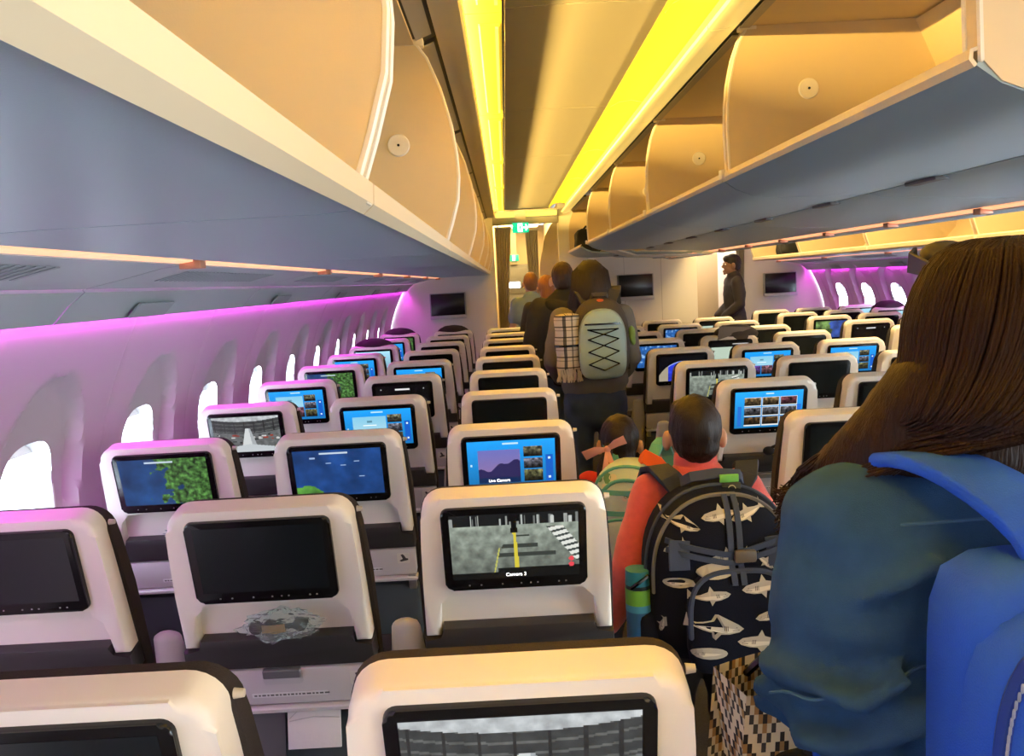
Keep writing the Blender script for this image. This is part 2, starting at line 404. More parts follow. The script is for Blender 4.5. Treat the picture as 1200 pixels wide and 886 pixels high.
# rest of the centre bin body: service channel under the centre bins and its far side
for i, (a, b) in enumerate(((1.33, 2.83), (2.83, 4.36), (4.36, 5.89), (5.89, 7.45), (8.05, 9.6))):
    t = struct(thing('trim_%d' % (10+i), 'x', 'x', (0, a, 1.8))); del t['label']; del t['category']
    L = b-a
    S = lambda pr: [(x, z-1.8) for x, z in pr]
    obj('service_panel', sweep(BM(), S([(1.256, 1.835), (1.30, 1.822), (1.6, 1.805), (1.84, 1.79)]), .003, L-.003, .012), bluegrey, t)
    obj('lit_strip', sweep(BM(), S([(1.845, 1.785), (1.885, 1.778)]), .003, L-.003, .008), orange_m, t, label='orange strip, reflected warm light put in as glow')
    obj('far_lip', sweep(BM(), S([(1.888, 1.773), (1.96, 1.765), (2.06, 1.80), (2.25, 1.90)]), .003, L-.003, .012), bluegrey, t)
    obj('far_panel', sweep(BM(), S([(2.25, 1.90), (2.28, 2.1), (2.22, 2.40)]), .003, L-.003, .012), binwhite, t)
    if i == 0:
        bm = BM(); poly_extrude(bm, S([(1.256, 1.84), (1.6, 1.812), (1.9, 1.782), (2.06, 1.81), (2.24, 1.905), (2.27, 2.1), (2.21, 2.395), (1.40, 2.395), (1.48, 2.2), (1.48, 2.0), (1.45, 1.862)]), 0, .04, lambda u, s_, d: (u, d, s_)); obj('end_panel', bm, binwhite, t)
    for q in (.25, .75):
        obj('strip_clip', box(BM(), 1.838, 1.892, L*q-.025, L*q+.025, -.036, -.012, .004), copper, t)
        obj('reading_lamp_flap', box(BM(), 1.235, 1.275, L*q-.09, L*q+.09, .026, .040, .003), char_flap, t)
# decorated end cap of the centre service channel
t = thing('end_cap', 'cream end cap with swirl vents under the last centre bin', 'end cap', (1.5, 7.47, 1.8))
bm = BM(); sweep(bm, [(-.55, .06), (-.3, -.02), (.1, -.04), (.38, -.045), (.5, .03)], 0, .5, .012); obj('cover', bm, bintrim, t)
bm = BM()
for dx, dz in ((-.1, -.045), (-.05, -.045), (0, -.05), (.06, -.052), (.12, -.055)):
    tube(bm, [(dx+.03*math.cos(a)*1.0, .12+.06*math.sin(a), dz-.004) for a in np.linspace(0, 5.6, 14)], .004, 6)
obj('swirl_vent', bm, psu_dark, t)

# sidewall service panels (above the window seats)
for side in 'LR':
    mx = (lambda x: MIR-x) if side == 'R' else (lambda x: x)
    for k in range(9):
        e_ = YB-.02 if side == 'L' else YR-.02
        a = e_-PIT*(k+1); b = a+PIT
        if a < -2.9: a = -2.9
        t = struct(thing('trim_%d' % (20+k+(20 if side == 'R' else 0)), 'x', 'x', (0, a, 1.6))); del t['label']; del t['category']
        L = b-a; S = lambda pr: [(mx(x), z-1.6) for x, z in pr]; F = -1 if side == 'L' else 1
        obj('dark_gap', sweep(BM(), S([(-.752, 1.712), (-.80, 1.712)]), 0, L, .004, F), dark_m, t)
        obj('lit_strip', sweep(BM(), S([(-.778, 1.694), (-.808, 1.690)]), .01, L-.01, .006, F), orange_m, t, label='orange strip, reflected warm light put in as glow')
        obj('service_panel', sweep(BM(), S([(-.812, 1.688), (-.88, 1.682), (-.96, 1.664), (-1.08, 1.640)]), .004, L-.004, .01, F), psu_m, t)
        obj('lower_panel', sweep(BM(), S([(-1.082, 1.632), (-1.13, 1.596), (-1.172, 1.553), (-1.180, 1.556)]), .004, L-.004, .01, F), psu_m, t)
        # air grille: recessed backing and fine slats
        bm = BM()
        for j in range(26):
            y = .2+j*.034
            if y > L-.25: break
            sweep(bm, S([(-.89, 1.6785), (-.985, 1.6575)]), y, y+.017, .002, -F)
        g = obj('grille', bm, psu_dark, t); g['kind'] = 'stuff'
        obj('reading_lamp_flap', sweep(BM(), S([(-1.115, 1.597), (-1.155, 1.557)]), L*.25, L*.42, .006, -F), psu_dark, t)
        obj('strip_clip', box(BM(), *sorted((mx(-.76), mx(-.815))), L-.05, L-.01, .076, .1, .003), copper, t)
        obj('purple_strip', sweep(BM(), S([(-1.184, 1.570), (-1.204, 1.577)]), 0, L, .004, F), purple_m, t, label='purple mood light')

# ------------------------------------------------------------------ sidewalls with window recesses
WY = [2.37-.735*7+.735*k for k in range(19)]
PROF = [(-1.200, 1.60), (-1.228, 1.53), (-1.275, 1.44), (-1.32, 1.34), (-1.36, 1.23), (-1.388, 1.12), (-1.404, 1.0), (-1.41, .85), (-1.41, .65), (-1.40, .45), (-1.37, .2), (-1.34, -.03)]
PZ = np.array([p[1] for p in PROF])[::-1]; PX = np.array([p[0] for p in PROF])[::-1]
def wall_x(z): return float(np.interp(z, PZ, PX))
WCZ, WHH, WHW = 1.02, .19, .138
WIN_N = [0]
def sidewall(side):
    sg = -1 if side == 'L' else 1
    mx = (lambda x: MIR-x) if side == 'R' else (lambda x: x)
    wl = struct(thing('wall_left' if side == 'L' else 'wall_right', 'x', 'x')); del wl['label']; del wl['category']
    ys_, nz = 44, 90; WCZ = 1.02 if side == 'L' else 1.19; rz = WCZ+.08
    for k, yc in enumerate(WY):
        if side == 'R': yc += .45
        if yc < -2.5 or (side == 'L' and yc > 10.1): continue
        blank = yc > (9.4 if side == 'L' else 10.5)
        if side == 'R' and yc < 3.5: continue
        y0, y1 = yc-.3675, min(yc+.3675, 9.79 if side == 'L' else YR-.01)
        bm = BM(); G = {}; ins = {}
        zs = np.linspace(1.60, -.03, nz); yy = np.linspace(y0, y1, ys_)
        def X(y, z):
            r = math.sqrt(((y-yc)/.215)**2+((z-rz)/(.285 if z > rz else .31))**2)
            t = max(0, min(1, (1.04-r)/.07)); t = 0 if blank else t*t*(3-2*t)
            return wall_x(z)-.046*t
        for i, z in enumerate(zs):
            for j, y in enumerate(yy):
                q = ((abs(y-yc)/WHW)**3+(abs(z-WCZ)/WHH)**3)**(1/3); ins[i, j] = q < 1.04
                e = .006 if (abs(y-y0) < .001 or abs(y-y1) < .001) else 0
                G[i, j] = bm.verts.new((mx(X(y, z)-e), y, z))
        for i in range(nz-1):
            for j in range(ys_-1):
                if not blank and (ins[i, j] or ins[i+1, j] or ins[i, j+1] or ins[i+1, j+1]): continue
                bm.faces.new((G[i, j], G[i+1, j], G[i+1, j+1], G[i, j+1]))
        if not blank:                                   # smooth rim round the opening
            prev = None
            for q in (.985, 1.1, 1.22, 1.36):
                ring = []
                for a in np.linspace(0, 2*math.pi, 49)[:-1]:
                    y = yc+q*WHW*math.copysign(abs(math.cos(a))**(2/3), math.cos(a)); z = WCZ+q*WHH*math.copysign(abs(math.sin(a))**(2/3), math.sin(a))
                    ring.append(bm.verts.new((mx(X(y, z)+.0015), y, z)))
                if prev:
                    for k2 in range(48): bm.faces.new((prev[k2], prev[(k2+1) % 48], ring[(k2+1) % 48], ring[k2]))
                prev = ring
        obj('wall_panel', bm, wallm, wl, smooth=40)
        if blank: continue
        WIN_N[0] += 1
        wn = struct(thing('window_%d' % WIN_N[0], 'x', 'x', (mx(wall_x(WCZ)-.060), yc, WCZ))); del wn['label']; del wn['category']
        pts = [(math.copysign(abs(math.cos(a))**(2/3), math.cos(a))*WHW, math.copysign(abs(math.sin(a))**(2/3), math.sin(a))*WHH) for a in np.linspace(0, 2*math.pi, 33)[:-1]]
        bm = BM(); rings = []
        for sc_, dx in ((1.08, .010), (1.05, .020), (.99, .020), (.95, .008), (.93, -.035), (1.2, -.035), (1.2, .004)):
            rings.append([bm.verts.new((-sg*dx, p[0]*sc_, p[1]*sc_)) for p in pts])
        for A, B in zip(rings, rings[1:]+rings[:1]):
            for i in range(32): bm.faces.new((A[i], A[(i+1) % 32], B[(i+1) % 32], B[i]))
        obj('window_frame', bm, white_m, wn)
        bm = BM(); T = lambda u, s, d: (sg*d, u, s)
        poly_extrude(bm, [(p[0]*.96, p[1]*.96) for p in pts], .022, .026, T); obj('pane', bm, glass, wn)
        bm = BM(); poly_extrude(bm, [(p[0]*.95, p[1]*.95) for p in pts if p[1] > WHH*.80]+[(-WHW*.8, WHH*.78), (WHW*.8, WHH*.78)][::1] if False else [(p[0]*.94, p[1]*.94) for p in pts if p[1] > WHH*.78], .008, .012, T)
        obj('shade', bm, white_m, wn)
    return wl
sidewall('L'); sidewall('R')
# outer skin below floor edge not needed; baseboards
for nm, x0, x1 in (('baseboard_left', -1.42, -1.36), ('baseboard_right', MIR+1.36, MIR+1.42)):
    struct(obj(nm, box(BM(), x0+.02, x1+.02, -3, 9.8 if nm.endswith('left') else YR, -.03, .12, .01), psu_m))
# upper sidewall behind bins, closing the gap to the ceiling
for nm, m_ in (('wall_upper_left', lambda x: x), ('wall_upper_right', lambda x: MIR-x)):
    struct(obj(nm, sweep(BM(), [(m_(-1.235), 1.59), (m_(-1.2), 1.8), (m_(-1.05), 2.2), (m_(-.9), 2.53)], -3, 9.8 if nm.endswith('left') else YR, .02, 1), bulk_m))

# ------------------------------------------------------------------ bulkheads and far end
def slab(name, x0, x1, y0, y1, z0, z1, m): return struct(obj(name, box(BM(), x0, x1, y0, y1, z0, z1, .004), m, smooth=30))
slab('wall_front_left', -1.42, -.11, YB, YB+.06, -.05, 1.74, bulk_m)
slab('wall_front_left_upper', -.95, -.11, YB, YB+.06, 1.74, 2.52, bulk_m)
slab('wall_front_center', .66, 2.27, YB, YB+.06, -.05, 2.52, bulk_m)
slab('wall_front_right', 3.10, 4.3, YR, YR+.06, -.05, 2.56, bulk_m)
for i, x in enumerate((.99, 1.42, 1.86)): struct(obj('trim_%d' % (60+i), box(BM(), x-.002, x+.002, YB-.002, YB, 0, 2.3), taupe, smooth=0))
# sloping tan side wall panel right of the aisle gap
bm = BM(); T = lambda u, s, d: (u, d, s)
poly_extrude(bm, [(.655, 2.30), (.655, -.04), (.40, -.04), (.405, 1.3), (.43, 1.8), (.50, 2.12), (.58, 2.26)], 9.84, 9.88, T)
struct(obj('wall_front_tan', bm, tanwall))
slab('wall_galley_left', -.16, -.12, YB+.06, 13.5, -.05, 2.5, tanwall)
slab('wall_galley_right', .66, .70, YB+.06, 13.5, -.05, 2.5, tanwall)
slab('wall_galley_end', -.3, .8, 13.5, 13.55, -.05, 2.5, tanwall)
slab('wall_door_lobby', 2.2, 3.2, 14.0, 14.05, -.05, 2.5, wallm)
slab('wall_lobby_left', 2.27, 2.30, YB+.06, 14, -.05, 2.5, bulk_m); slab('wall_lobby_right', 3.1, 3.13, YR+.06, 14, -.05, 2.5, bulk_m)
slab('trim_70', 2.62, 3.0, 11.6, 11.64, -.05, 2.1, tanwall)
slab('trim_71', -.11, .66, YB-.02, YB+.03, 2.27, 2.42, ceil_m)
t = thing('header_light', 'bright yellow light bar across the far end of the aisle ceiling', 'light', (.27, 9.72, 2.40))
obj('cover', box(BM(), -.34, .38, -.03, .03, -.05, .012, .01), cove_b, t); obj('housing', box(BM(), -.36, .40, -.035, .05, .013, .03), ceil_m, t)
t = thing('galley_light', 'yellow ceiling light in the galley beyond the curtains', 'light', (.25, 11.4, 2.44))
obj('cover', box(BM(), -.3, .3, -1.2, 1.6, 0, .02), cove2, t); obj('housing', box(BM(), -.33, .33, -1.25, 1.65, .021, .04), ceil_m, t)
t = thing('lobby_light', 'lamp in the lobby ceiling behind the standing attendant', 'light', (2.6, 12, 2.44))
obj('cover', box(BM(), -.2, .2, -1.2, 1.2, 0, .02), mat('lobby_lamp', (.8, .8, .8), .5, emit=(1, .8, .6), estr=5), t); obj('housing', box(BM(), -.22, .22, -1.25, 1.25, .021, .04), ceil_m, t)
t = thing('lobby_mood_light', 'purple mood light strip in the lobby beyond the attendant', 'light', (2.36, 13.96, 1.6))
obj('strip', box(BM(), -.02, .5, -.02, .02, 0, .015), purple_m, t); obj('holder', box(BM(), -.03, .51, -.02, .03, .016, .04), psu_m, t)

# galley unit
t = thing('galley_unit', 'grey galley cabinet with a lit panel at the aisle end', 'cabinet', (.16, 13.2, -.04))
gal = mat('galley_grey', (.13, .135, .14), .4)
obj('body', box(BM(), -.24, .24, 0, .28, 0, 1.92, .02), gal, t)
obj('upper_door', box(BM(), -.2, .2, -.012, 0, 1.45, 1.86, .005), gal, t); obj('lower_door', box(BM(), -.2, .2, -.012, 0, .15, 1.05, .005), gal, t)
obj('lit_panel', box(BM(), -.10, .08, -.02, -.0121, 1.55, 1.64), mat('lit_panel', (.8, .8, .8), .4, emit=(.85, .95, 1), estr=2.2), t, smooth=0)
obj('counter', box(BM(), -.24, .24, -.06, 0, 1.2, 1.24, .008), metal_m, t)

# bulkhead monitors
def wall_tv(x, z, label, y=YB):
    t = thing('wall_monitor', label, 'monitor', (x, y, z), 0, 'bulkhead monitors')
    fr = mat('monitor_frame', (.33, .34, .36), .4)
    obj('housing', box(BM(), -.215, .215, -.05, 0, -.155, .145, .012), fr, t)
    obj('screen', box(BM(), -.2, .2, -.056, -.0502, -.118, .135, .003), mat('tv_black', (.012, .012, .016), .25), t)
    obj('base_bar', box(BM(), -.215, .215, -.075, -.0505, -.165, -.122, .01), mat('bar_grey', (.5, .51, .53), .4), t)
wall_tv(-.688, 1.37, 'dark monitor on the left bulkhead beside the purple sidewall')
wall_tv(1.545, 1.475, 'dark monitor on the centre bulkhead right of the teal backpack')
wall_tv(3.58, 1.40, 'dark monitor on the far right bulkhead right of the attendant', YR)

# exit signs
def exit_sign(x, y, z, w, h, label, arrow=True):
    t = thing('exit_sign', label, 'sign', (x, y, z))
    gr = mat('exit_green', (.0, .16, .08), .4, emit=(.0, .30, .15), estr=.8); wh = mat('exit_white', (.8, .9, .85), .4, emit=(.75, .95, .88), estr=1.0)
    obj('housing', box(BM(), -w/2, w/2, 0, .03, -h/2, h/2, .004), gr, t)
    obj('white_field', box(BM(), -w*.17, w*.12, -.003, -.0002, -h*.42, h*.42), wh, t, smooth=0)
    bm = BM(); ell(bm, (-w*.0, -.005, h*.28), (h*.07, .002, h*.07), seg=10)
    tube(bm, [(0, -.005, h*.15), (-w*.02, -.005, -h*.08)], h*.06, 6); tube(bm, [(-w*.02, -.005, -h*.08), (w*.05, -.005, -h*.2), (w*.04, -.005, -h*.36)], h*.045, 6)
    tube(bm, [(-w*.02, -.005, -h*.08), (-w*.06, -.005, -h*.22), (-w*.11, -.005, -h*.26)], h*.045, 6); tube(bm, [(-w*.08, -.005, h*.02), (0, -.005, h*.13), (w*.07, -.005, h*.02)], h*.04, 6)
    obj('running_figure', bm, gr, t)
    if arrow:
        bm = BM(); tube(bm, [(w*.2, -.005, 0), (w*.42, -.005, 0)], h*.07, 6); tube(bm, [(w*.33, -.005, h*.25), (w*.43, -.005, 0), (w*.33, -.005, -h*.25)], h*.07, 6)
        obj('arrow', bm, wh, t)
exit_sign(.215, 9.66, 2.225, .19, .115, 'green exit sign with white arrow hanging above the aisle end')
exit_sign(.165, 13.1, 1.98, .15, .10, 'small green exit sign over the galley, below the first', arrow=False)
struct(obj('trim_72', box(BM(), .15, .28, 9.67, 9.69, 2.28, 2.40), ceil_m))
struct(obj('trim_73', box(BM(), .12, .21, 13.14, 13.2, 1.88, 2.45), ceil_m))

# curtains
def curtain(name, label, x0, x1, y, z1, z0, taper, col, lean=0.):
    bm = BM(); nu, nz = 60, 24; G = {}
    for i in range(nz):
        f = i/(nz-1); z = z1+(z0-z1)*f
        for j in range(nu):
            u = j/(nu-1); wdt = (x1-x0)*(1-taper*math.sin(min(1, f*1.3)*math.pi/2))
            x = x0+lean*f+u*wdt+.004*math.sin(u*40+f*2); yy = y+.018*math.sin(u*2*math.pi*6+1.5*math.sin(f*3))*(.7+.3*f)
            G[i, j] = bm.verts.new((x, yy, z))
    for i in range(nz-1):
        for j in range(nu-1): bm.faces.new((G[i, j], G[i+1, j], G[i+1, j+1], G[i, j+1]))
    bmesh.ops.solidify(bm, geom=bm.faces[:], thickness=.004)
    t = thing(name, label, 'curtain', (0, 0, 0)); obj('cloth', bm, col, t, smooth=60)
    obj('track', box(BM(), x0-.01, x1+.01, y-.012, y+.012, z1, z1+.02), metal_m, t); return t
cur = mat('curtain_taupe', (.34, .30, .23), .9, bump=.3, bscale=500, var=.25, vscale=60)
curtain('curtain', 'left taupe curtain gathered beside the aisle exit sign', -.085, .10, 9.9, 2.24, .02, .45, cur, -.0)
curtain('curtain', 'right taupe curtain under the exit sign arrow, beside the tan panel', .27, .42, 9.95, 2.2, .02, .3, mat('curtain_grey', (.38, .35, .29), .9, bump=.3, bscale=500), .08)
curtain('curtain', 'grey taupe curtain hanging behind the attendant', 2.98, 3.09, 10.6, 2.05, .02, .2, mat('curtain_grey', (.2, .18, .15), .9), .0)

# black bags left in bins
def soft_bag(name, label, loc, w, d, h, m):
    bm = BM(); box(bm, -w/2, w/2, -d/2, d/2, 0, h, min(w, d, h)*.25, 3)
    t = thing(name, label, 'bag', loc); fuse('body', bm, m, .02, t, 4, wrinkle(.012, 9, 9))
    bm = BM(); tube(bm, [(-w*.2, -d*.1, h*.97), (-w*.1, -d*.1, h*1.12), (w*.1, -d*.1, h*1.12), (w*.2, -d*.1, h*.97)], .012); obj('handle', bm, m, t)
blackfab = mat('black_fabric', (.012, .012, .014), .85, bump=.3, bscale=400)
soft_bag('duffel_bag', 'black bag in the centre bin beside the exit sign aisle', (.95, 9.2, 1.875), .30, .35, .26, blackfab)
soft_bag('duffel_bag', 'black bag in the far right bin above the right bulkhead monitor', (3.22, 9.35, 1.725), .2, .3, .24, blackfab)
# ------------------------------------------------------------------ screens (flat picture content)
def fbm(H, W, s, seed):
    yy, xx = np.mgrid[0:H, 0:W]
    return np.array([[noise.fractal(Vector((x/W*s*1.7, y/H*s, seed)), 1.0, 2.0, 4) for x in range(W)] for y in range(H)])
def canvas(c, H=54, W=96): return np.ones((H, W, 3))*np.array(c)/255
def rect(a, x0, x1, y0, y1, c):
    H, W = a.shape[:2]; a[int(round(y0*H)):int(round(y1*H)), int(round(x0*W)):int(round(x1*W))] = np.array(c)/255
def thumb(a, x0, x1, y0, y1, seed, tint=(1, 1, 1)):
    H, W = a.shape[:2]; Y0, Y1, X0, X1 = int(y0*H), int(y1*H), int(x0*W), int(x1*W)
    h, w_ = Y1-Y0, X1-X0; n_ = fbm(h, w_, 3.2, seed)*.5+.5
    base = np.linspace(.75, .12, h)[:, None]*np.clip(n_*1.2, 0, 1)
    a[Y0:Y1, X0:X1] = np.clip(base[..., None]*np.array(tint), 0, 1)
def yx(a):
    H, W = a.shape[:2]; yy, xx = np.mgrid[0:H, 0:W]; return (yy+.5)/H, (xx+.5)/W
def d_runway():
    a = canvas((120, 128, 118), 81, 144); y, x = yx(a); n_ = fbm(81, 144, 9, 1.)
    a *= (1+.25*n_)[..., None]; a *= (.75+.5*(1-y))[..., None]
    top = y < .17; a[top] = np.array((22, 24, 24))/255
    for k in range(26):
        xx = random.random(); ww = random.uniform(.004, .012); m_ = top & (abs(x-xx) < ww) & (y > random.uniform(0, .08)); a[m_] = np.array((190, 195, 190))/255*random.uniform(.5, 1)
    a[(abs(x-(.50)) < .045) & (y > .0) & (y < .28) & ((abs(x-.5) < .018) | (y < .12))] = (.03, .03, .03)
    a[(abs(x-.5) < .030) & (y > .22) & (y < .30)] = (.02, .02, .02)
    for y0, y1, l, r in ((.47, .53, .40, .68), (.60, .67, .40, .82), (.33, .36, .45, .62)):
        a[(y > y0) & (y < y1) & (x > l-.3*(y-.5)) & (x < r)] = np.array((55, 60, 55))/255
    a[(abs(x-.505-.02*(y-.5)) < .008+.012*y) & (y > .3) & (y < .85)] = np.array((205, 190, 60))/255
    a[(abs(x-.37+.12*(y-.6)) < .006) & (y > .52) & (y < .95)] = np.array((180, 180, 90))/255
    s_ = (x-.74)-(y-.20)*.42; a[(s_ > 0) & (s_ < .13) & (y > .22) & (y < .78)] = np.array((215, 218, 210))/255
    a[(s_ > 0) & (s_ < .13) & (y > .22) & (y < .78) & (np.sin(y*70+x*30) > .35)] = np.array((60, 66, 64))/255
    a[(y > .84) & (x > .36)] = np.array((12, 14, 12))/255; a[y > .9] = np.array((10, 12, 10))/255
    a[((x-.94)**2*2.9+(y-.74)**2) < .0013] = np.array((220, 70, 80))/255; a[((x-.94)**2*2.9+(y-.83)**2) < .0013] = np.array((220, 70, 80))/255
    return a
def d_tail():
    a = canvas((95, 98, 98), 81, 144); y, x = yx(a); n_ = fbm(81, 144, 8, 5.)
    arc = y+.35*(x-.5)**2
    a[arc < .14] = np.array((175, 180, 182))/255
    band = (arc > .14) & (arc < .48); a[band] = np.array((58, 60, 60))/255
    a[band & (np.sin(arc*60) > .75)] = np.array((92, 94, 92))/255
    a[band & (np.sin(x*43) > .95)] = np.array((44, 44, 44))/255
    for k in range(40):
        xx, yy = random.random(), random.uniform(.48, .75); m_ = (abs(x-xx) < random.uniform(.01, .04)) & (abs(y-yy) < .02); a[m_] = np.array(random.choice(((190, 190, 188), (40, 42, 42), (140, 60, 50), (110, 112, 110))))/255
    a *= (1+.2*n_)[..., None]
    wd = .035+.10*np.clip((y-.33)/.67, 0, 1); body = (abs(x-.52) < wd) & (y > .33+2.5*(x-.52)**2); a[body] = np.array((200, 205, 205))/255
    a[body & (x > .52+wd*.35)] = np.array((160, 165, 168))/255
    wing = (y > .78+.25*abs(x-.52)) & (abs(x-.52) < .45); a[wing] = np.array((185, 192, 195))/255
    return np.clip(a, 0, 1)
def d_map(green):
    a = canvas((28, 62, 118), 54, 96); y, x = yx(a); n_ = fbm(54, 96, 3, 2.+len(green)); a *= (1+.25*n_)[..., None]
    if green == 'right':
        m_ = (x+.3*n_-.18*(y-.5)) > .52; a[:] *= np.array((1.15, 1.05, .95)); a[m_] = (np.array((62, 98, 48))/255)*(1+.9*fbm(54, 96, 12, 4.)[m_])[:, None]
    else:
        m_ = ((x-.1)**2*2+(y-1.05)**2+.05*n_) < .10; a[m_] = (np.array((70, 120, 50))/255)*(1+.6*n_[m_])[:, None]
        for k in range(5): a[(abs(x-random.uniform(.2, .9)) < .03) & (abs(y-random.uniform(.15, .7)) < .012)] = (.6, .7, .85)
    rect(a, .3, .62, .05, .09, (190, 205, 220))
    return np.clip(a, 0, 1)
def d_menu(seed=1, live=False):
    a = canvas((28, 138, 214), 81, 144); y, x = yx(a); a *= (1.15-.35*y)[..., None]
    rect(a, .40, .58, .05, .09, (190, 225, 245))
    if live:
        g = y[:, :, None]; pic = np.array((95, 110, 190))/255*(1-g)+np.array((150, 110, 150))/255*g
        m_ = (x > .12) & (x < .60) & (y > .20) & (y < .80); a[m_] = pic[m_]
        mt = m_ & (y > .55+.10*np.sin(x*9)+.04*np.sin(x*31)); a[mt] = np.array((45, 40, 85))/255
        rect(a, .12, .60, .80, .93, (18, 40, 80))
    else:
        m_ = (x > .12) & (x < .62) & (y > .18) & (y < .55); pic = np.stack([.45+.3*y, .75+.1*y, .88+0*y], -1); a[m_] = pic[m_]
        rect(a, .33, .41, .30, .36, (90, 140, 160)); rect(a, .27, .47, .42, .45, (240, 248, 250))
        thumb(a, .12, .36, .58, .92, seed+7, (.9, .6, 1.3)); thumb(a, .38, .62, .58, .92, seed+9, (1.2, .8, .9))
    thumb(a, .64, .86, .16, .38, seed, (1., 1., .8)); thumb(a, .64, .86, .41, .63, seed+2, (1., 1., 1.1)); thumb(a, .64, .86, .66, .92, seed+4, (.9, .9, .6))
    rect(a, .89, .97, .35, .92, (22, 90, 190)); rect(a, .92, .945, .40, .44, (210, 235, 250)); rect(a, .92, .945, .82, .86, (210, 235, 250))
    rect(a, .03, .05, .5, .54, (200, 230, 250))
    return np.clip(a, 0, 1)
def d_grid():
    a = canvas((36, 150, 224), 81, 144); y, x = yx(a); a *= (1.12-.3*y)[..., None]
    rect(a, .45, .57, .05, .09, (200, 230, 245)); rect(a, .04, .10, .40, .95, (40, 110, 205)); rect(a, .92, .98, .4, .6, (40, 110, 205))
    for r in range(3):
        for c in range(3):
            x0 = .145+c*.265; y0 = .17+r*.27; rect(a, x0-.008, x0+.245, y0-.01, y0+.235, (225, 225, 220)); thumb(a, x0, x0+.237, y0+.005, y0+.215, 3.3*r+c*1.7, ((1.1, .9, .6), (.9, .9, .95), (.8, .6, .35))[r] if c != 2 or r else (1.1, .6, .7))
    return np.clip(a, 0, 1)
def d_globe():
    a = canvas((6, 8, 14), 54, 96); y, x = yx(a); r = ((x-.55)/.62)**2+((y-1.25)/1.05)**2; n_ = fbm(54, 96, 3, 8.)
    a[r < 1] = (np.array((40, 55, 190))/255)*(1+.4*n_[r < 1])[:, None]; a[(r < 1) & (r > .93)] = np.array((150, 165, 235))/255
    a[(x < .2) & (r < 1)] = np.array((160, 150, 130))/255
    return np.clip(a, 0, 1)
def d_earth():
    a = canvas((52, 78, 150), 54, 96); y, x = yx(a); n_ = fbm(54, 96, 3, 11.); m_ = (x-.5+.25*n_+.2*(y-.4)) < .0
    a *= (1+.35*n_)[..., None]; a[m_] = (np.array((92, 118, 66))/255)*(1+.7*n_[m_])[:, None]; return np.clip(a, 0, 1)
def d_pale():
    a = canvas((178, 196, 178), 54, 96); y, x = yx(a); a[y < .22] = (.05, .05, .05); rect(a, .55, .95, .08, .11, (200, 200, 200)); a[((x-.8)**2*2.9+(y-.45)**2 < .008)] = (.3, .35, .3); return a
def d_icons():
    a = canvas((7, 7, 8), 54, 96); rect(a, .36, .64, .12, .16, (225, 225, 225)); rect(a, .09, .11, .12, .155, (200, 200, 200)); rect(a, .89, .91, .12, .155, (200, 200, 200)); return a
def d_blue():
    a = canvas((40, 92, 160), 54, 96); n_ = fbm(54, 96, 6, 3.); a *= (1+.35*n_)[..., None]; a[n_ > .35] = (.55, .7, .85); return np.clip(a, 0, 1)
def d_light():
    a = canvas((150, 200, 220), 54, 96); y, x = yx(a); a *= (1.1-.3*y)[..., None]; rect(a, .1, .5, .5, .8, (120, 190, 150)); return np.clip(a, 0, 1)

# ------------------------------------------------------------------ the seat
TL = .21; sT, cT = math.sin(TL), math.cos(TL); TOPZ = 1.168
def TB(u, s, d): return (u, s*sT+d*cT, TOPZ-s*cT+d*sT)
def wid(s): return .193+.035*min(s, .4)          # half width of the shell
sb = {}
def shell_outline():
    r = .045; o = []
    o += [(-wid(.335), .335), (-wid(.2), .20), (-wid(.1), .10)]
    for a in np.linspace(180, 90, 7): o.append((-wid(0)+r+r*math.cos(math.radians(a)), r-r*math.sin(math.radians(a))))
    o += [(-p[0], p[1]) for p in o[::-1]]
    o += [(wid(.335)-.034, .335), (.166, .25), (.163, .228), (.156, .214), (.140, .208)]
    o += [(-p[0], p[1]) for p in o[-5:][::-1]]
    return o
bm = poly_extrude(BM(), shell_outline(), 0, .055, TB, .015, 4); sb['shell'] = mesh_from(bm, cream, 40)
def cush_outline():
    r = .05; o = [(-.212, .74), (-.212, .35), (-.211, .2), (-.202, .08)]
    for a in np.linspace(180, 90, 7): o.append((-.199+r+r*math.cos(math.radians(a)), +.011+r-r*math.sin(math.radians(a))))
    return o+[(-p[0], p[1]) for p in o[::-1]]
bm = poly_extrude(BM(), cush_outline(), .050, .085, TB, .010, 3); sb['backrest'] = mesh_from(bm, brown_fab, 40)
bm = poly_extrude(BM(), rrect(-.151, .151, .020, .212, .016), -.010, .002, TB, .005, 2); sb['monitor'] = mesh_from(bm, black_m, 40)
def disp_P(u, v): return TB(-.134+.268*u, .034+.152*v, -.0106)
bm = BM(); v = [bm.verts.new(disp_P(*p)) for p in ((0, 0), (0, 1), (1, 1), (1, 0))]; bm.faces.new(v); sb['off'] = mesh_from(bm, off_m, 0)
bm = BM()
for u in (-.10, -.075, -.03, .01, .03, .045, .09, .105): box(bm, u-.0015, u+.0015, .199, .2015, -.0112, -.0102)
for v in bm.verts: v.co = Vector(TB(*v.co))
sb['touch_keys'] = mesh_from(bm, mat('key_grey', (.35, .35, .35), .5), 0)
bm = poly_extrude(BM(), [(-.172, .19), (.172, .19), (.176, .345), (-.176, .345)], .028, .05, TB); sb['niche_panel'] = mesh_from(bm, cream, 40)
bm = poly_extrude(BM(), [(-.166, .312), (.166, .312), (.168, .337), (.207, .338), (.209, .388), (-.209, .388), (-.207, .338), (-.168, .337)], -.002, .06, TB, .004, 2); sb['literature_ledge'] = mesh_from(bm, char_m, 40)
bm = poly_extrude(BM(), rrect(-.207, .207, .394, .488, .010, 3), .0, .026, TB, .005, 2); sb['tray_table'] = mesh_from(bm, tray_m, 40)
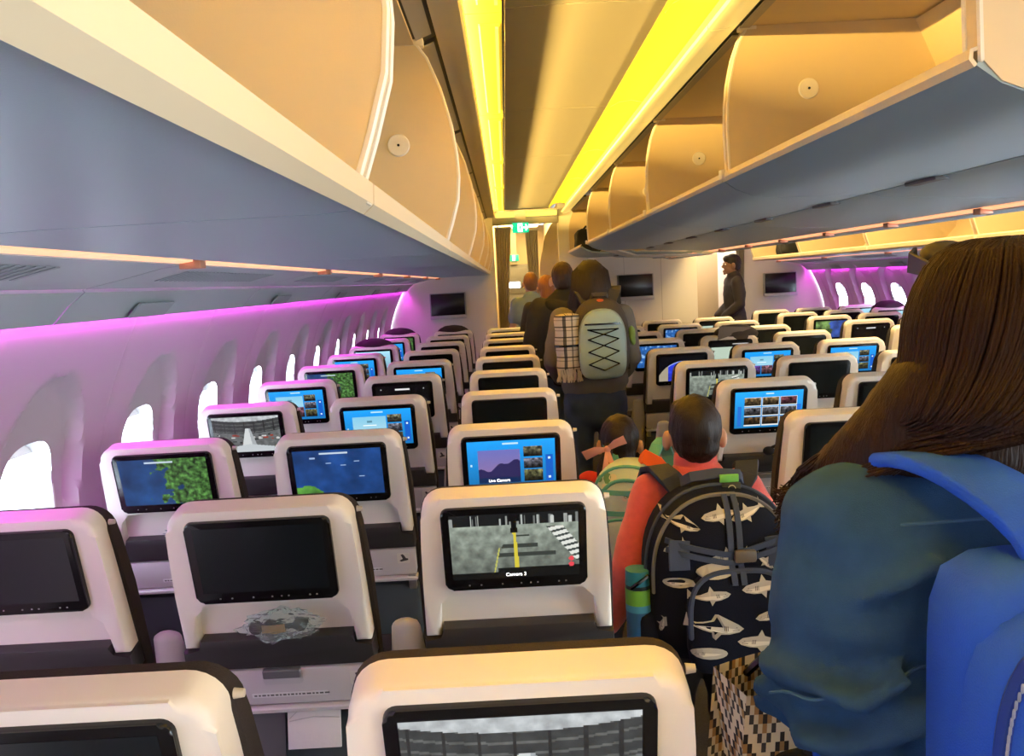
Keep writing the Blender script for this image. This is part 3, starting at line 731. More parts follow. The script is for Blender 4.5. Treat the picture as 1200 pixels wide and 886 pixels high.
bm = poly_extrude(BM(), rrect(-.045, .045, .394, .434, .010, 3), -.0006, .004, TB); sb['latch_recess'] = mesh_from(bm, mat('latch_light', (.55, .53, .54), .4), 40)
bm = poly_extrude(BM(), rrect(-.042, .042, .392, .414, .003, 2), -.008, .004, TB, .002, 1); sb['latch'] = mesh_from(bm, mat('latch_dark', (.16, .16, .17), .4), 40)
bm = poly_extrude(BM(), rrect(-.075, .095, .456, .467, .001, 1), -.0007, .003, TB); sb['label_strip'] = mesh_from(bm, mat('label_white', (.75, .75, .75), .5), 0)
lb = BM(); xx = -.07
while xx < .088:
    l = random.uniform(.004, .011); box(lb, xx, xx+l, .4595, .4635, -.0010, -.0006); xx += l+.003
for v in lb.verts: v.co = Vector(TB(*v.co))
sb['label_text'] = mesh_from(lb, mat('label_ink', (.12, .12, .12), .5), 0)
bm = poly_extrude(BM(), rrect(.148, .188, .408, .444, .003, 2), -.0007, .003, TB); sb['sticker'] = mesh_from(bm, mat('sticker_white', (.72, .70, .64), .5), 0)
bm = BM()
for a in ([(0.16, 0.414), (0.166, 0.411), (0.171, 0.416), (0.176, 0.426), (0.183, 0.428), (0.183, 0.433), (0.16, 0.438), (0.155, 0.434), (0.166, 0.428), (0.163, 0.42)],): poly_extrude(bm, a, -.0012, -.0007, TB)
sb['sticker_figure'] = mesh_from(bm, mat('sticker_ink', (.05, .05, .05), .5), 0)
bm = poly_extrude(BM(), rrect(-.209, .209, .492, .504, .005, 2), -.010, .02, TB, .002, 1); sb['tray_lip'] = mesh_from(bm, mat('lip_light', (.62, .60, .60), .35), 40)
bm = poly_extrude(BM(), rrect(-.205, .205, .53, .75, .02, 3), .014, .05, TB, .01, 2); sb['seat_pocket'] = mesh_from(bm, mat('pocket_teal_grey', (.055, .07, .08), .8, bump=.3, bscale=500), 40)
bm = poly_extrude(BM(), rrect(-.205, .205, .505, .53, .004, 2), .03, .05, TB); sb['pocket_back'] = mesh_from(bm, char_m, 40)
for s_ in (-1, 1):
    bm = box(BM(), s_*.190-.012, s_*.190+.012, .487, .54, -.004, .02, .003)
    for v in bm.verts: v.co = Vector(TB(*v.co))
    sb['hinge%d' % s_] = mesh_from(bm, metal_m, 40)
bm = BM(); bmesh.ops.create_cone(bm, cap_ends=True, segments=12, radius1=.0065, radius2=.005, depth=.012, matrix=Matrix.Translation((.200, .045, .10)) @ Matrix.Rotation(math.pi/2, 4, 'Y'))
for v in bm.verts: v.co = Vector(TB(v.co.x+.002, v.co.y-.005, v.co.z-.04))
sb['coat_hook'] = mesh_from(bm, mat('hook_cream', (.6, .55, .48), .4), 40)
def arm(sx):
    bm = BM(); loft(bm, [(sx, .17, .58), (sx, .125, .76), (sx, .10, .86)], [(.024, .045), (.022, .042), (.018, .032)], 12, ref=Vector((1, 0, 0))); return mesh_from(bm, mat('armrest_grey', (.46, .44, .43), .42), 50)
sb['armL'] = arm(-.2515); sb['armR'] = arm(.2515)
bm = box(BM(), -.212, .212, .12, .56, .36, .47, .04, 3); sb['seat_cushion'] = mesh_from(bm, brown_fab, 40)
bm = box(BM(), -.214, .214, .10, .54, .30, .358, .015, 2); sb['seat_frame'] = mesh_from(bm, char_m, 40)
for nm, y in (('leg_r', .16), ('leg_f', .46)):
    bm = BM(); box(bm, -.21, -.165, y-.02, y+.02, -.01, .31, .006); box(bm, .165, .21, y-.02, y+.02, -.01, .31, .006); sb[nm] = bm
def one_leg(x, y): return mesh_from(box(BM(), x-.022, x+.022, y-.02, y+.02, 0, .30, .006), metal_m, 40)
LEGS = [one_leg(x, y) for x in (-.19, .19) for y in (.16, .46)]
sb['leg_r'].free(); sb['leg_f'].free()
scr = mat_attr('screen_picture', SCREEN_STRENGTH, .2)
DISP = {}
def display(kind):
    if kind in DISP: return DISP[kind]
    if kind == 'off': return sb['off']
    f = dict(runway=d_runway, tail=d_tail, ocean=lambda: d_map('left'), coast=lambda: d_map('right'), menu=lambda: d_menu(1.), menu2=lambda: d_menu(20.),
             live=lambda: d_menu(40., True), grid=d_grid, globe=d_globe, earth=d_earth, pale=d_pale, icons=d_icons, blue=d_blue, light=d_light)[kind]
    DISP[kind] = sb['off'] if kind == 'off' else print_grid(f(), disp_P, scr); return DISP[kind]
DESC = dict(off='dark screen', runway='screen showing a tarmac camera', tail='screen showing the tail camera', ocean='screen showing a blue ocean map', coast='screen showing a green coast map',
            menu='screen showing a blue menu', menu2='screen showing a blue menu', live='screen showing a purple mountain menu', grid='nine film pictures on screen', globe='blue globe on screen', earth='land and sea on screen',
            pale='pale page on screen', icons='tiny icons on screen', blue='blue map on screen', light='pale blue screen')
def seat(x, y, kind, where, arms):
    t = thing('airline_seat', f'cream seat {where}, {DESC[kind]}', 'seat', (x, y, FZ(y)), 0, 'seats in the '+where.split(' in the ')[1])
    P = lambda nm, me, par=t: link(nm, me, par)
    P('backrest', sb['backrest'])['label'] = 'dark brown fabric backrest'
    P('shell', sb['shell']); P('niche_panel', sb['niche_panel']); P('literature_ledge', sb['literature_ledge'])
    mo = P('monitor', sb['monitor']); dp = P('display', display(kind), mo); P('touch_keys', sb['touch_keys'], mo)
    if kind in ('runway', 'live'):
        cap = link('caption', CAPT[kind], mo); cap.location = TB(*((0, .178, -.0112) if kind == 'runway' else (-.04, .166, -.0112))); cap.rotation_euler = (math.pi/2+TL, 0, 0)
    tr = P('tray_table', sb['tray_table']); P('latch_recess', sb['latch_recess'], tr); P('latch', sb['latch'], tr); P('label_strip', sb['label_strip'], tr); P('label_text', sb['label_text'], tr); P('sticker', sb['sticker'], tr); P('sticker_figure', sb['sticker_figure'], tr)
    P('tray_lip', sb['tray_lip']); P('seat_pocket', sb['seat_pocket']); P('pocket_back', sb['pocket_back']); P('hinge', sb['hinge-1']); P('hinge', sb['hinge1']); P('coat_hook', sb['coat_hook'])
    for a in arms: P('armrest', sb['arm'+a])
    P('seat_cushion', sb['seat_cushion']); P('seat_frame', sb['seat_frame'])
    for l in LEGS: P('leg', l)
    return t
capm = mat('caption_white', (.9, .9, .9), .5, emit=(1, 1, 1), estr=.9)
CAPT = dict(runway=text_mesh('Camera 3', .011, capm), live=text_mesh('Live Camera', .013, capm))
XC = {'A': -1.07, 'B': -.539, 'C': -.009, 'D': 1.015, 'E': 1.52, 'F': 2.025, 'H': 2.87, 'J': 3.37, 'K': 3.87}
KIND = {}
for c, l in dict(A='1off 2coast 3tail 4menu 5coast 6menu2 7light 8menu 9coast', B='0off 1off 2ocean 3menu2 4icons 5menu 6off 7off 8off 9off', C='0tail 1runway 2live 3off 4off 5off 6off 7off 8off 9off',
                 D='2off 3grid 4runway 5globe 6blue 7off 8off', E='3off 4off 5menu 6pale 7off 8blue 9off', F='5menu2 6off 7off 8off 9pale').items():
    for q in l.split(): KIND[c, int(q[0])] = q[1:]
COLN = dict(A='left window column', B='left middle column', C='left aisle column', D='centre left column', E='centre middle column', F='centre right column', H='right aisle column', J='right middle column', K='right window column')
seats = {}
for (c, k), kd in KIND.items():
    y = (.902 if c in 'ABC' else .838)+.8*k-.054
    f0 = min(q for cc, q in KIND if cc == c)
    seats[c, k] = seat(XC[c], y, kd, f'{ordn[k-f0]} in the {COLN[c]}', 'LR' if c == 'F' else 'L')
for c, l in dict(H=((8.85, 'off'), (8.05, 'off'), (7.25, 'earth'), (6.45, 'icons')), J=((8.95, 'off'), (8.15, 'off'), (7.35, 'off')), K=((9.0, 'light'), (8.2, 'light'))).items():
    for j, (y, kd) in enumerate(l): seats[c, j] = seat(XC[c], y, kd, f'{ordn[j]} from the bulkhead in the {COLN[c]}', 'LR' if c == 'H' else 'R')
# seats that the woman in denim hides, so that the rows do not stop behind her
HN = {}
def hidden_seat(c, y, arms='L'):
    HN[c] = HN.get(c, -1)+1
    t = seat(XC[c], y, 'off', 'x in the x', arms); t['label'] = f'cream seat hidden by the woman in denim, {ordn[HN[c]]} of these in the {COLN[c]}'; t['group'] = 'seats hidden behind the woman in denim'
hidden_seat('D', .838+.8-.054)
for k in (1, 2): hidden_seat('E', .838+.8*k-.054)
for k in (1, 2, 3, 4): hidden_seat('F', .838+.8*k-.054, 'LR')
for j in range(5): hidden_seat('H', 5.65-.8*j, 'LR'); hidden_seat('J', 6.55-.8*j, 'R'); hidden_seat('K', 7.4-.8*j, 'R')
# dark cloth covers / caps on some headrests
def head_cover(c, k, label, h=.05, w=.17):
    s_ = seats[c, k].location; bm = BM(); ell(bm, (0, .10, -.02), (w, .085, h+.03)); ell(bm, (0, .06, 0.), (w*.6, .06, h))
    o = fuse('head_cover', bm, mat('cover_dark', (.035, .025, .03), .9), .012, None, 4, wrinkle(.006, 9, 9), loc=(s_.x, s_.y, s_.z+TOPZ+.005)); tag(o, label, 'headrest cover')
head_cover('A', 9, 'dark cloth over the last seat in the left window column')
head_cover('A', 7, 'dark cloth over the seat beside the purple wall, third last')
head_cover('B', 9, 'dark rounded cloth over the last seat in the left middle column')
head_cover('K', 1, 'dark hood cloth over a far right window seat', .06, .18)
# hat and pouch on a centre seat
s_ = seats['E', 6].location
t = thing('cap', 'dark grey brown cap lying on a centre middle seat top', 'hat', (s_.x+.06, s_.y+.02, s_.z+TOPZ))
bm = BM(); ell(bm, (0, .06, .01), (.16, .09, .07)); capf = mat('cap_grey', (.06, .05, .045), .9, bump=.3)
fuse('crown', bm, capf, .012, t, 3, wrinkle(.005, 9, 9)); bm = BM(); poly_extrude(bm, [(-.15, -.02), (.08, .05), (.08, .06), (-.13, .075)], -.02, -.008, lambda u, s, d: (u, d+.0, s)); obj('brim', bm, mat('brim_grey', (.22, .19, .16), .8), t)

# clutter in the seat niches and pockets
def crumple(name, label, cat, loc, r, m, seed, extra=None):
    bm = BM(); bmesh.ops.create_icosphere(bm, subdivisions=4, radius=1)
    for v in bm.verts:
        q = v.co.copy(); nn = noise.noise(q*2.2+Vector((seed, 0, 0)))*.35+noise.noise(q*5+Vector((0, seed, 0)))*.22
        # creased facets
        nn += abs(noise.noise(q*3.1+Vector((0, 0, seed))))*.35
        v.co = Vector((q.x*r[0], q.y*r[1], q.z*r[2]))*(.85+nn)
    t = thing(name, label, cat, loc); obj('wrap', bm, m, t, smooth=18); return t
film = mat('clear_film', (.88, .97, .96), .08, spec=1.0); fn = film.node_tree.nodes['Principled BSDF']; fn.inputs['Transmission Weight'].default_value = .9; fn.inputs['IOR'].default_value = 1.15
def niche(c, k, u, s=.272, d=-.010):
    l = seats[c, k].location; p = TB(u, s, d); return (l.x+p[0], l.y+p[1], l.z+p[2])
t = crumple('headset_pack', 'headset wrapped in clear plastic in the nearest fully seen dark-screen seat', 'headset', niche('B', 1, .015), (.085, .026, .034), film, 3.)
bm = BM()
for q in range(3): tube(bm, [(-.06+.02*q, 0, -.008), (-.02, -.004, .010-.006*q), (.03+.01*q, .002, -.004), (.06, 0, .008)], .004, 6)
ell(bm, (.045, 0, .0), (.016, .012, .016), seg=10); ell(bm, (-.05, 0, -.003), (.016, .012, .016), seg=10); obj('headset', bm, black_m, t)
obj('label_card', box(BM(), -.035, .015, -.012, -.011, -.012, .006), mat('card_gold', (.35, .22, .08), .5), t)
crumple('plastic_bag', 'crumpled clear plastic bag in the niche of a left window seat', 'plastic bag', niche('A', 2, .02, .29), (.055, .022, .020), film, 9.)
t = thing('headphones', 'black headphones lying under the screen with nine film pictures', 'headphones', niche('D', 3, .06, .288, -.004))
bm = BM(); tube(bm, [(.045*math.cos(a), .008*math.sin(a*2), .018*math.sin(a)) for a in np.linspace(0, 2*math.pi, 22)], .006, 8); obj('band', bm, black_m, t)
bm = BM(); ell(bm, (-.05, -.004, -.004), (.024, .016, .018), seg=12); obj('ear_cushion', bm, blackfab, t); bm = BM(); ell(bm, (.045, -.004, -.006), (.024, .016, .016), seg=12); obj('ear_cushion', bm, blackfab, t)
t = thing('paper_bag', 'white paper sickness bag in the pocket of the seat with wrapped headset', 'paper bag', niche('B', 1, .055, .545, -.006)); t.rotation_euler = (-TL, 0, 0)
bm = BM(); box(bm, -.06, .06, -.003, .003, -.05, .042, .001); obj('bag', bm, mat('paper_white', (.72, .70, .68), .7, bump=.6, bscale=40), t); bm = BM()
tube(bm, [(-.055, -.0035, .012), (0, -.0035, .020), (.057, -.0035, .016)], .0012, 5); tube(bm, [(-.03, -.0035, .04), (-.055, -.0035, .018)], .001, 5); obj('fold', bm, mat('paper_shade', (.55, .53, .52), .7), t)
t = thing('magazine', 'magazine with red corner in the pocket beside the white paper bag', 'magazine', niche('B', 1, -.075, .545, .004)); t.rotation_euler = (-TL, 0, 0)
obj('pages', box(BM(), -.06, .06, -.002, .003, -.08, .035), white_m, t, smooth=0); obj('cover', box(BM(), -.062, .062, -.0035, -.0021, -.08, .032), mat('mag_dark', (.08, .08, .09), .35), t, smooth=0); obj('red_corner', box(BM(), -.05, -.028, -.0045, -.0036, -.03, -.012), mat('mag_red', (.55, .03, .02), .5), t, smooth=0)
# ------------------------------------------------------------------ people
def bend(path, k): return path
def hand(bm, wrist, d, side, palm_n, s=1., curl=.5):
    """palm, four unequal curled fingers and a thumb; d = hand direction, palm_n = palm normal, side = +1 when the thumb lies on +x of (d x palm_n)"""
    d = Vector(d).normalized(); n = Vector(palm_n); n = (n-d*n.dot(d)).normalized(); x = d.cross(n)*side
    w = Vector(wrist)
    loft(bm, [w, w+d*.035*s, w+d*.085*s], [(.024*s, .018*s), (.034*s, .015*s), (.038*s, .013*s)], 10, ref=n)
    for i, (off, ln_) in enumerate(((.030, .066), (.010, .076), (-.010, .070), (-.029, .054))):
        p = w+d*.088*s+x*off*s; a = d; pts = [p-d*.012*s, p]
        for j, f in enumerate((.45, .30, .25)):
            ang = curl*(.5+.5*j); a = (d*math.cos(ang*(j+1)*.7)+n*math.sin(ang*(j+1)*.7)).normalized(); pts.append(pts[-1]+a*ln_*f*s)
        loft(bm, pts, [.0095*s, .0095*s, .009*s, .008*s, .007*s], 8)
    p = w+d*.028*s+x*.026*s; loft(bm, [p, p+(d*.5+x*.7+n*.3).normalized()*.035*s, p+(d*.5+x*.7+n*.3).normalized()*.035*s+(d*.9+x*.2+n*.4).normalized()*.03*s], [.013*s, .011*s, .008*s], 8)
def human(label, loc, h, rotz=0, head=1., skin=SKIN, top=None, topthick=.014, sleeve='long', pants=None, hem=.93, arms=None, stance=.0, hair=None, voxel=.011, slim=1., turn=0., tilt=0.):
    s = h/1.70; t = thing('person', label, 'person', loc, rotz)
    V = lambda x, y, z: Vector((x*s*slim, y*s, z*s))
    arms = arms or {-1: ((-.235, -.03, 1.12), (-.245, .06, .87)), 1: ((.235, -.03, 1.12), (.245, .06, .87))}
    sh = {q: (.165*q, 0, 1.385) for q in (-1, 1)}
    hipx = .088; st = {-1: stance, 1: -stance}
    legs = {q: [V(hipx*q, 0, .90), V(.098*q, .02+st[q]*.5, .49), V(.10*q, -.03+st[q], .085)] for q in (-1, 1)}
    hc = V(0, .022, 1.585); hs = s*head; R = Matrix.Rotation(turn, 3, 'Z') @ Matrix.Rotation(tilt, 3, 'X')
    HC = lambda x, y, z: hc+R @ Vector((x*hs, y*hs, z*hs))
    torso = [(V(0, 0, .86), (.150, .105)), (V(0, -.005, .95), (.165, .115)), (V(0, 0, 1.08), (.135, .095)), (V(0, -.005, 1.25), (.158, .108)), (V(0, -.008, 1.36), (.155, .090)), (V(0, -.002, 1.43), (.085, .066))]
    def torso_bm(bm, th, z0=0):
        pts = [p for p, _ in torso[z0:]]; rd = [((a*slim)*s+th, b*s+th) for _, (a, b) in torso[z0:]]
        loft(bm, pts, rd, 20, ref=Vector((0, 1, 0)))
        for q in (-1, 1): ell(bm, V(.135*q, -.005, 1.375), (.062*s+th, .055*s+th, .050*s+th))
    # --- body: one continuous skin surface
    bm = BM(); torso_bm(bm, -.004*s)
    loft(bm, [V(0, -.01, 1.40), V(0, .0, 1.47), hc-Vector((0, .012*s, .055*s))], [.060*s, .052*s, .052*s], 14)
    ell(bm, HC(0, -.008, .012), (.074*hs, .094*hs, .098*hs), R); ell(bm, HC(0, .028, -.045), (.056*hs, .060*hs, .066*hs), R)
    ell(bm, HC(0, .080, -.098), (.022*hs, .018*hs, .016*hs), R)                       # chin
    loft(bm, [HC(0, .088, .012), HC(0, .108, -.022), HC(0, .098, -.030)], [.007*hs, .012*hs, .009*hs], 8)     # nose
    for q in (-1, 1):
        ell(bm, HC(.014*q, .095, -.030), (.008*hs, .009*hs, .007*hs), R); ell(bm, HC(.028*q, .085, .022), (.020*hs, .012*hs, .006*hs), R)
        ell(bm, HC(.084*q, -.004, -.014), (.013*hs, .020*hs, .032*hs), R @ Matrix.Rotation(.35*q, 3, 'Z'))        # ears
        el, wr = arms[q]; A, E_, W_ = V(*sh[q]), V(*el), V(*wr)
        loft(bm, [A, A.lerp(E_, .5), E_, E_.lerp(W_, .4), W_], [.046*s, .043*s, .036*s, .036*s, .025*s], 12)
        hand(bm, W_, (W_-E_), -q, Vector((-q, .2, 0)), s, .55)
        a, k_, n_ = legs[q]; loft(bm, [a, a.lerp(k_, .4), k_, k_.lerp(n_, .35), n_], [.082*s, .076*s, .054*s, .054*s, .036*s], 14)
        loft(bm, [n_+Vector((0, -.03*s, -.04*s)), n_+Vector((.005*q, .12*s, -.055*s))], [.034*s, .028*s], 10)
    ell(bm, HC(0, .097, -.066), (.022*hs, .007*hs, .006*hs), R); ell(bm, HC(0, .094, -.078), (.018*hs, .008*hs, .006*hs), R)
    body = fuse('body', bm, skin, .0065*max(.7, s), t, 4)
    ew = mat('eye_white', (.8, .8, .78), .2); ei = mat('eye_brown', (.05, .025, .01), .2)
    for q in (-1, 1):
        bm = BM(); ell(bm, HC(.030*q, .078, .008), (.012*hs,)*3, R, 12); e = obj('eye', bm, ew, t)
        bm = BM(); ell(bm, HC(.030*q, .0875, .008), (.0055*hs, .003*hs, .0055*hs), R, 10); obj('iris', bm, ei, e)
    # --- clothes
    if top:
        bm = BM(); th = topthick*s; torso_bm(bm, th, 2 if hem > .98 else 1)
        loft(bm, [V(0, 0, hem), V(0, -.002, max(.95, hem+.02))], [(.176*s*slim+th, .128*s+th), (.172*s*slim+th, .122*s+th)], 20, ref=Vector((0, 1, 0)), cap=True)
        for q in (-1, 1):
            el, wr = arms[q]; A, E_, W_ = V(*sh[q]), V(*el), V(*wr)
            if sleeve == 'long': loft(bm, [A, A.lerp(E_, .5), E_, E_.lerp(W_, .5), E_.lerp(W_, .97)], [.058*s+th*.8, .052*s+th, .045*s+th, .041*s+th, .032*s+th], 14)
            else: loft(bm, [A, A.lerp(E_, .62)], [.056*s+th*.8, .056*s+th], 14)
        loft(bm, [V(0, -.008, 1.40), V(0, -.004, 1.455)], [(.072*s+th, .062*s+th), (.058*s+th, .054*s+th)], 16)
        fuse('top', bm, top, voxel, t, 5, wrinkle(.006*s, 6/s, 14/s, loc[1]))
    if pants:
        bm = BM(); th = .012*s
        loft(bm, [V(0, 0, .84), V(0, -.005, .93), V(0, 0, 1.0)], [(.150*s*slim+th, .110*s+th), (.165*s*slim+th, .120*s+th), (.155*s*slim+th, .105*s+th)], 18, ref=Vector((0, 1, 0)))
        for q in (-1, 1):
            a, k_, n_ = legs[q]; ell(bm, a+Vector((0, -.045*s, -.01*s)), (.085*s, .075*s, .085*s))
            loft(bm, [a, a.lerp(k_, .4), k_, k_.lerp(n_, .4), n_], [.088*s+th, .080*s+th, .060*s+th, .060*s+th, .050*s+th], 14)
        fuse('trousers', bm, pants, voxel, t, 4, wrinkle(.006*s, 7/s, 16/s, 3+loc[0]))
    for q in (-1, 1):
        n_ = legs[q][2]; bm = BM(); loft(bm, [n_+Vector((0, -.045*s, -.045*s)), n_+Vector((.003*q, .05*s, -.045*s)), n_+Vector((.006*q, .145*s, -.052*s))], [(.040*s, .040*s), (.044*s, .040*s), (.036*s, .030*s)], 12, ref=Vector((0, 0, 1)))
        fuse('shoe', bm, shoe_m, .010, t, 3)
    return t, V, HC, hs, R, s
def hair_mat(name, c, c2):
    m = mat(name, c, .45, spec=.25, bump=.6, bscale=60, stretch=(6, 6, .35)); nt = m.node_tree; b = nt.nodes['Principled BSDF']
    n2 = nt.nodes.new('ShaderNodeTexNoise'); n2.inputs['Scale'].default_value = 14; n2.inputs['Detail'].default_value = 6
    tc = [x for x in nt.nodes if x.type == 'MAPPING'][0]
    mx = nt.nodes.new('ShaderNodeMix'); mx.data_type = 'RGBA'; mx.inputs[6].default_value = (*c, 1); mx.inputs[7].default_value = (*c2, 1)
    nt.links.new(tc.outputs[0], n2.inputs['Vector']); nt.links.new(n2.outputs['Fac'], mx.inputs[0]); nt.links.new(mx.outputs[2], b.inputs['Base Color']); return m
def short_hair(t, HC, hs, R, m, voxel=.008, grow=1.0, nape=-.055):
    bm = BM(); g = grow
    ell(bm, HC(0, -.016, .026), (.079*hs*g, .098*hs*g, .100*hs*g), R); ell(bm, HC(0, -.040, nape+.03), (.066*hs*g, .066*hs*g, .055*hs), R)
    ell(bm, HC(0, .050, .070), (.060*hs, .045*hs, .040*hs), R)
    o = fuse('hair', bm, m, voxel, t, 4, lambda c: .0035*hs*noise.noise(Vector((c.x*70, c.y*70, c.z*18))))
    return o
def locks(bm, guides, r0, r1, n=5, flat=.5):
    for g in guides:
        N = len(g); rad = [(q*(r0+(r1-r0)*(i/(N-1))**1.5), q*(r0+(r1-r0)*(i/(N-1))**1.5)*flat) for i in range(N) for q in (min(1, .3+i*.5),)]
        loft(bm, g, rad, n, cap=False)

def smooth_path(g, n=3):
    out = []
    for i in range(len(g)-1):
        p0, p1, p2, p3 = g[max(0, i-1)], g[i], g[i+1], g[min(len(g)-1, i+2)]
        for k in range(n):
            u = k/n; out.append(.5*((2*p1)+(p2-p0)*u+(2*p0-5*p1+4*p2-p3)*u*u+(3*p1-p0-3*p2+p3)*u**3))
    return out+[g[-1]]

def superR(a, b, nt, nb):
    def g(x, z):
        n_ = nt if z > 0 else nb; return (abs(x/a)**n_+abs(z/b)**n_)**(1/n_)
    return g
def pack_surface(a, b, D, nt=2.6, nb=5., m=3.2):
    """arched pack shape centred on its own middle; returns depth function and mesh builder; bulges towards -y"""
    g = superR(a, b, nt, nb)
    def depth(x, z):
        q = min(1, g(x, z)); return -D*(1-q**m)**(1/m)
    def build(bm, back=.25):
        N = 48; rings = []
        def pt(th, q):
            c, s_ = math.cos(th), math.sin(th); n_ = nt if s_ > 0 else nb
            rr = (abs(c/a)**n_+abs(s_/b)**n_)**(-1/n_); return rr*c*q, rr*s_*q
        for q, dep in [(q, None) for q in (.08, .25, .45, .62, .75, .85, .92, .96, .985, .998)]:
            y = -D*(1-q**m)**(1/m); rings.append([bm.verts.new((pt(2*math.pi*k/N, q)[0], y, pt(2*math.pi*k/N, q)[1])) for k in range(N)])
        for q in (.985, .93, .8, .4):
            y = D*back*(1-q**m)**(1/m); rings.append([bm.verts.new((pt(2*math.pi*k/N, q)[0], y, pt(2*math.pi*k/N, q)[1])) for k in range(N)])
        for A, B in zip(rings, rings[1:]):
            for k in range(N): bm.faces.new((A[k], A[(k+1) % N], B[(k+1) % N], B[k]))
        bm.faces.new(rings[0]); bm.faces.new(rings[-1]); return bm
    def edge(q, th0, th1, n_=40, lift=.002):
        out = []
        for th in np.linspace(th0, th1, n_):
            c, s_ = math.cos(th), math.sin(th); e = nt if s_ > 0 else nb; rr = (abs(c/a)**e+abs(s_/b)**e)**(-1/e)
            x, z = rr*c*q, rr*s_*q; out.append(Vector((x, -D*(1-q**m)**(1/m)-lift, z)))
        return out
    return depth, build, edge

# ---- boy in coral fleece with the shark backpack
coral = mat('coral_fleece', (.74, .12, .12), .95, bump=.5, bscale=500, var=.15, vscale=60, sheen=.4)
BX, BY = .490, 2.17
hairdk = hair_mat('hair_dark_brown', (.009, .005, .0035), (.022, .012, .008))
t, V, HC, hs, R, s = human('boy with short dark hair in coral fleece and black trousers, seen from behind', (BX, BY, FZ(BY)), 1.255, 0, 1.22, SKIN, coral, .022, 'long', mat('black_trousers', (.010, .010, .013), .9, bump=.3), .93,
    {-1: ((-.265, -.05, 1.13), (-.345, .04, .87)), 1: ((.30, -.04, 1.13), (.35, .08, .88))}, stance=.05, voxel=.010)
short_hair(t, HC, hs, R, hairdk)
bm = BM(); loft(bm, [V(0, .0, 1.41), V(0, .004, 1.475), V(0, .01, 1.505)], [(.095*s, .085*s), (.080*s, .075*s), (.078*s, .074*s)], 18); ell(bm, V(0, -.06, 1.42), (.10*s, .05*s, .05*s)); fuse('collar', bm, coral, .009, t, 4, wrinkle(.005, 9, 9))

navy = mat('navy_canvas', (.006, .009, .022), .9, spec=.15, bump=.4, bscale=600); navyweb = mat('navy_webbing', (.035, .055, .115), .75, bump=.4, bscale=700); greypipe = mat('grey_piping', (.13, .135, .15), .6)
PX_, PY_, PZ_ = BX+.010, BY-.125, .848
pk = thing('backpack', 'navy backpack printed with white sharks worn by the boy in coral fleece', 'backpack', (PX_, PY_, PZ_))
dep, build, edge = pack_surface(.186, .228, .155, 2.3, 4.)
obj('main_body', build(BM(), .35), navy, pk, 60)
bm = BM(); tube(bm, edge(.93, -.15, math.pi+.15, 40, .002), .0055, 6); obj('zip_piping', bm, greypipe, pk)
bm = BM(); tube(bm, edge(.988, -.4, math.pi+.4, 40, .0), .006, 6); obj('edge_piping', bm, navyweb, pk)
PKZ = -.085; PKX = .02
dep2, build2, edge2 = pack_surface(.125, .135, .05, 3.2, 5.)
def pocket_y(x, z): return dep(PKX, PKZ)+.012
py0 = pocket_y(0, 0)
fp = obj('front_pocket', build2(BM(), .3), navy, pk, 60, loc=(PKX, py0, PKZ))
bm = BM(); tube(bm, edge2(.95, -.25, math.pi+.25, 36, .002), .007, 6); obj('pocket_piping', bm, navyweb, fp)
def surf(x, z):
    y = dep(x, z)
    g2 = superR(.125, .135, 3.2, 5.)(x-PKX, z-PKZ)
    if g2 < 1: y = min(y, py0+dep2(x-PKX, z-PKZ))
    return y
SH = [(-1, .02), (-.8, .16), (-.45, .22), (-.2, .24), (-.05, .50), (.08, .24), (.45, .12), (.72, .06), (.95, .30), (.88, .02), (1.02, -.22), (.74, -.06), (.45, -.13), (.2, -.18), (.05, -.18), (-.02, -.46), (-.2, -.24), (-.5, -.22), (-.85, -.12)]
bmS = BM(); bmL = BM(); bmB = BM()
SHK = [(-.105, .150, .042, 2.9, 0), (-.01, .172, .050, .15, 0), (.055, .172, .046, .3, 0), (-.125, .10, .03, .6, 0), (.13, .085, .035, -.5, 0), (.0, .075, .05, .2, 0), (.085, .058, .03, 2.4, 0), (-.035, .045, .046, .1, 1), (-.12, .012, .036, .05, 1),
       (-.055, -.010, .048, 3.25, 0), (.075, .008, .056, .10, 0), (-.045, -.085, .066, 3.05, 0), (.098, -.058, .050, .2, 0), (.065, -.125, .060, -.05, 0), (-.06, -.150, .042, .0, 1), (.06, -.185, .060, 3.2, 0), (.155, -.02, .03, 1.2, 0), (.162, -.13, .022, .4, 0), (-.158, -.1, .022, 1.4, 0), (.14, -.21, .02, .3, 1)]
def on_surf(bm, pts, lift, cx, cz, sc_, rot, mirror=False):
    vs = []
    for px_, pz_ in pts:
        if mirror: px_ = -px_
        x = cx+sc_*(px_*math.cos(rot)-pz_*math.sin(rot)); z = cz+sc_*(px_*math.sin(rot)+pz_*math.cos(rot))
        vs.append((x, z))
    # triangulated fan with subdivision so that the print hugs the cloth
    cxm = sum(p[0] for p in vs)/len(vs); czm = sum(p[1] for p in vs)/len(vs)
    me_v = [bm.verts.new((x, surf(x, z)-lift, z)) for x, z in vs]
    f = bm.faces.new(me_v); g = bmesh.ops.triangulate(bm, faces=[f])
    return
OV = [(math.cos(a), .36*math.sin(a)) for a in np.linspace(0, 2*math.pi, 17)[:-1]]
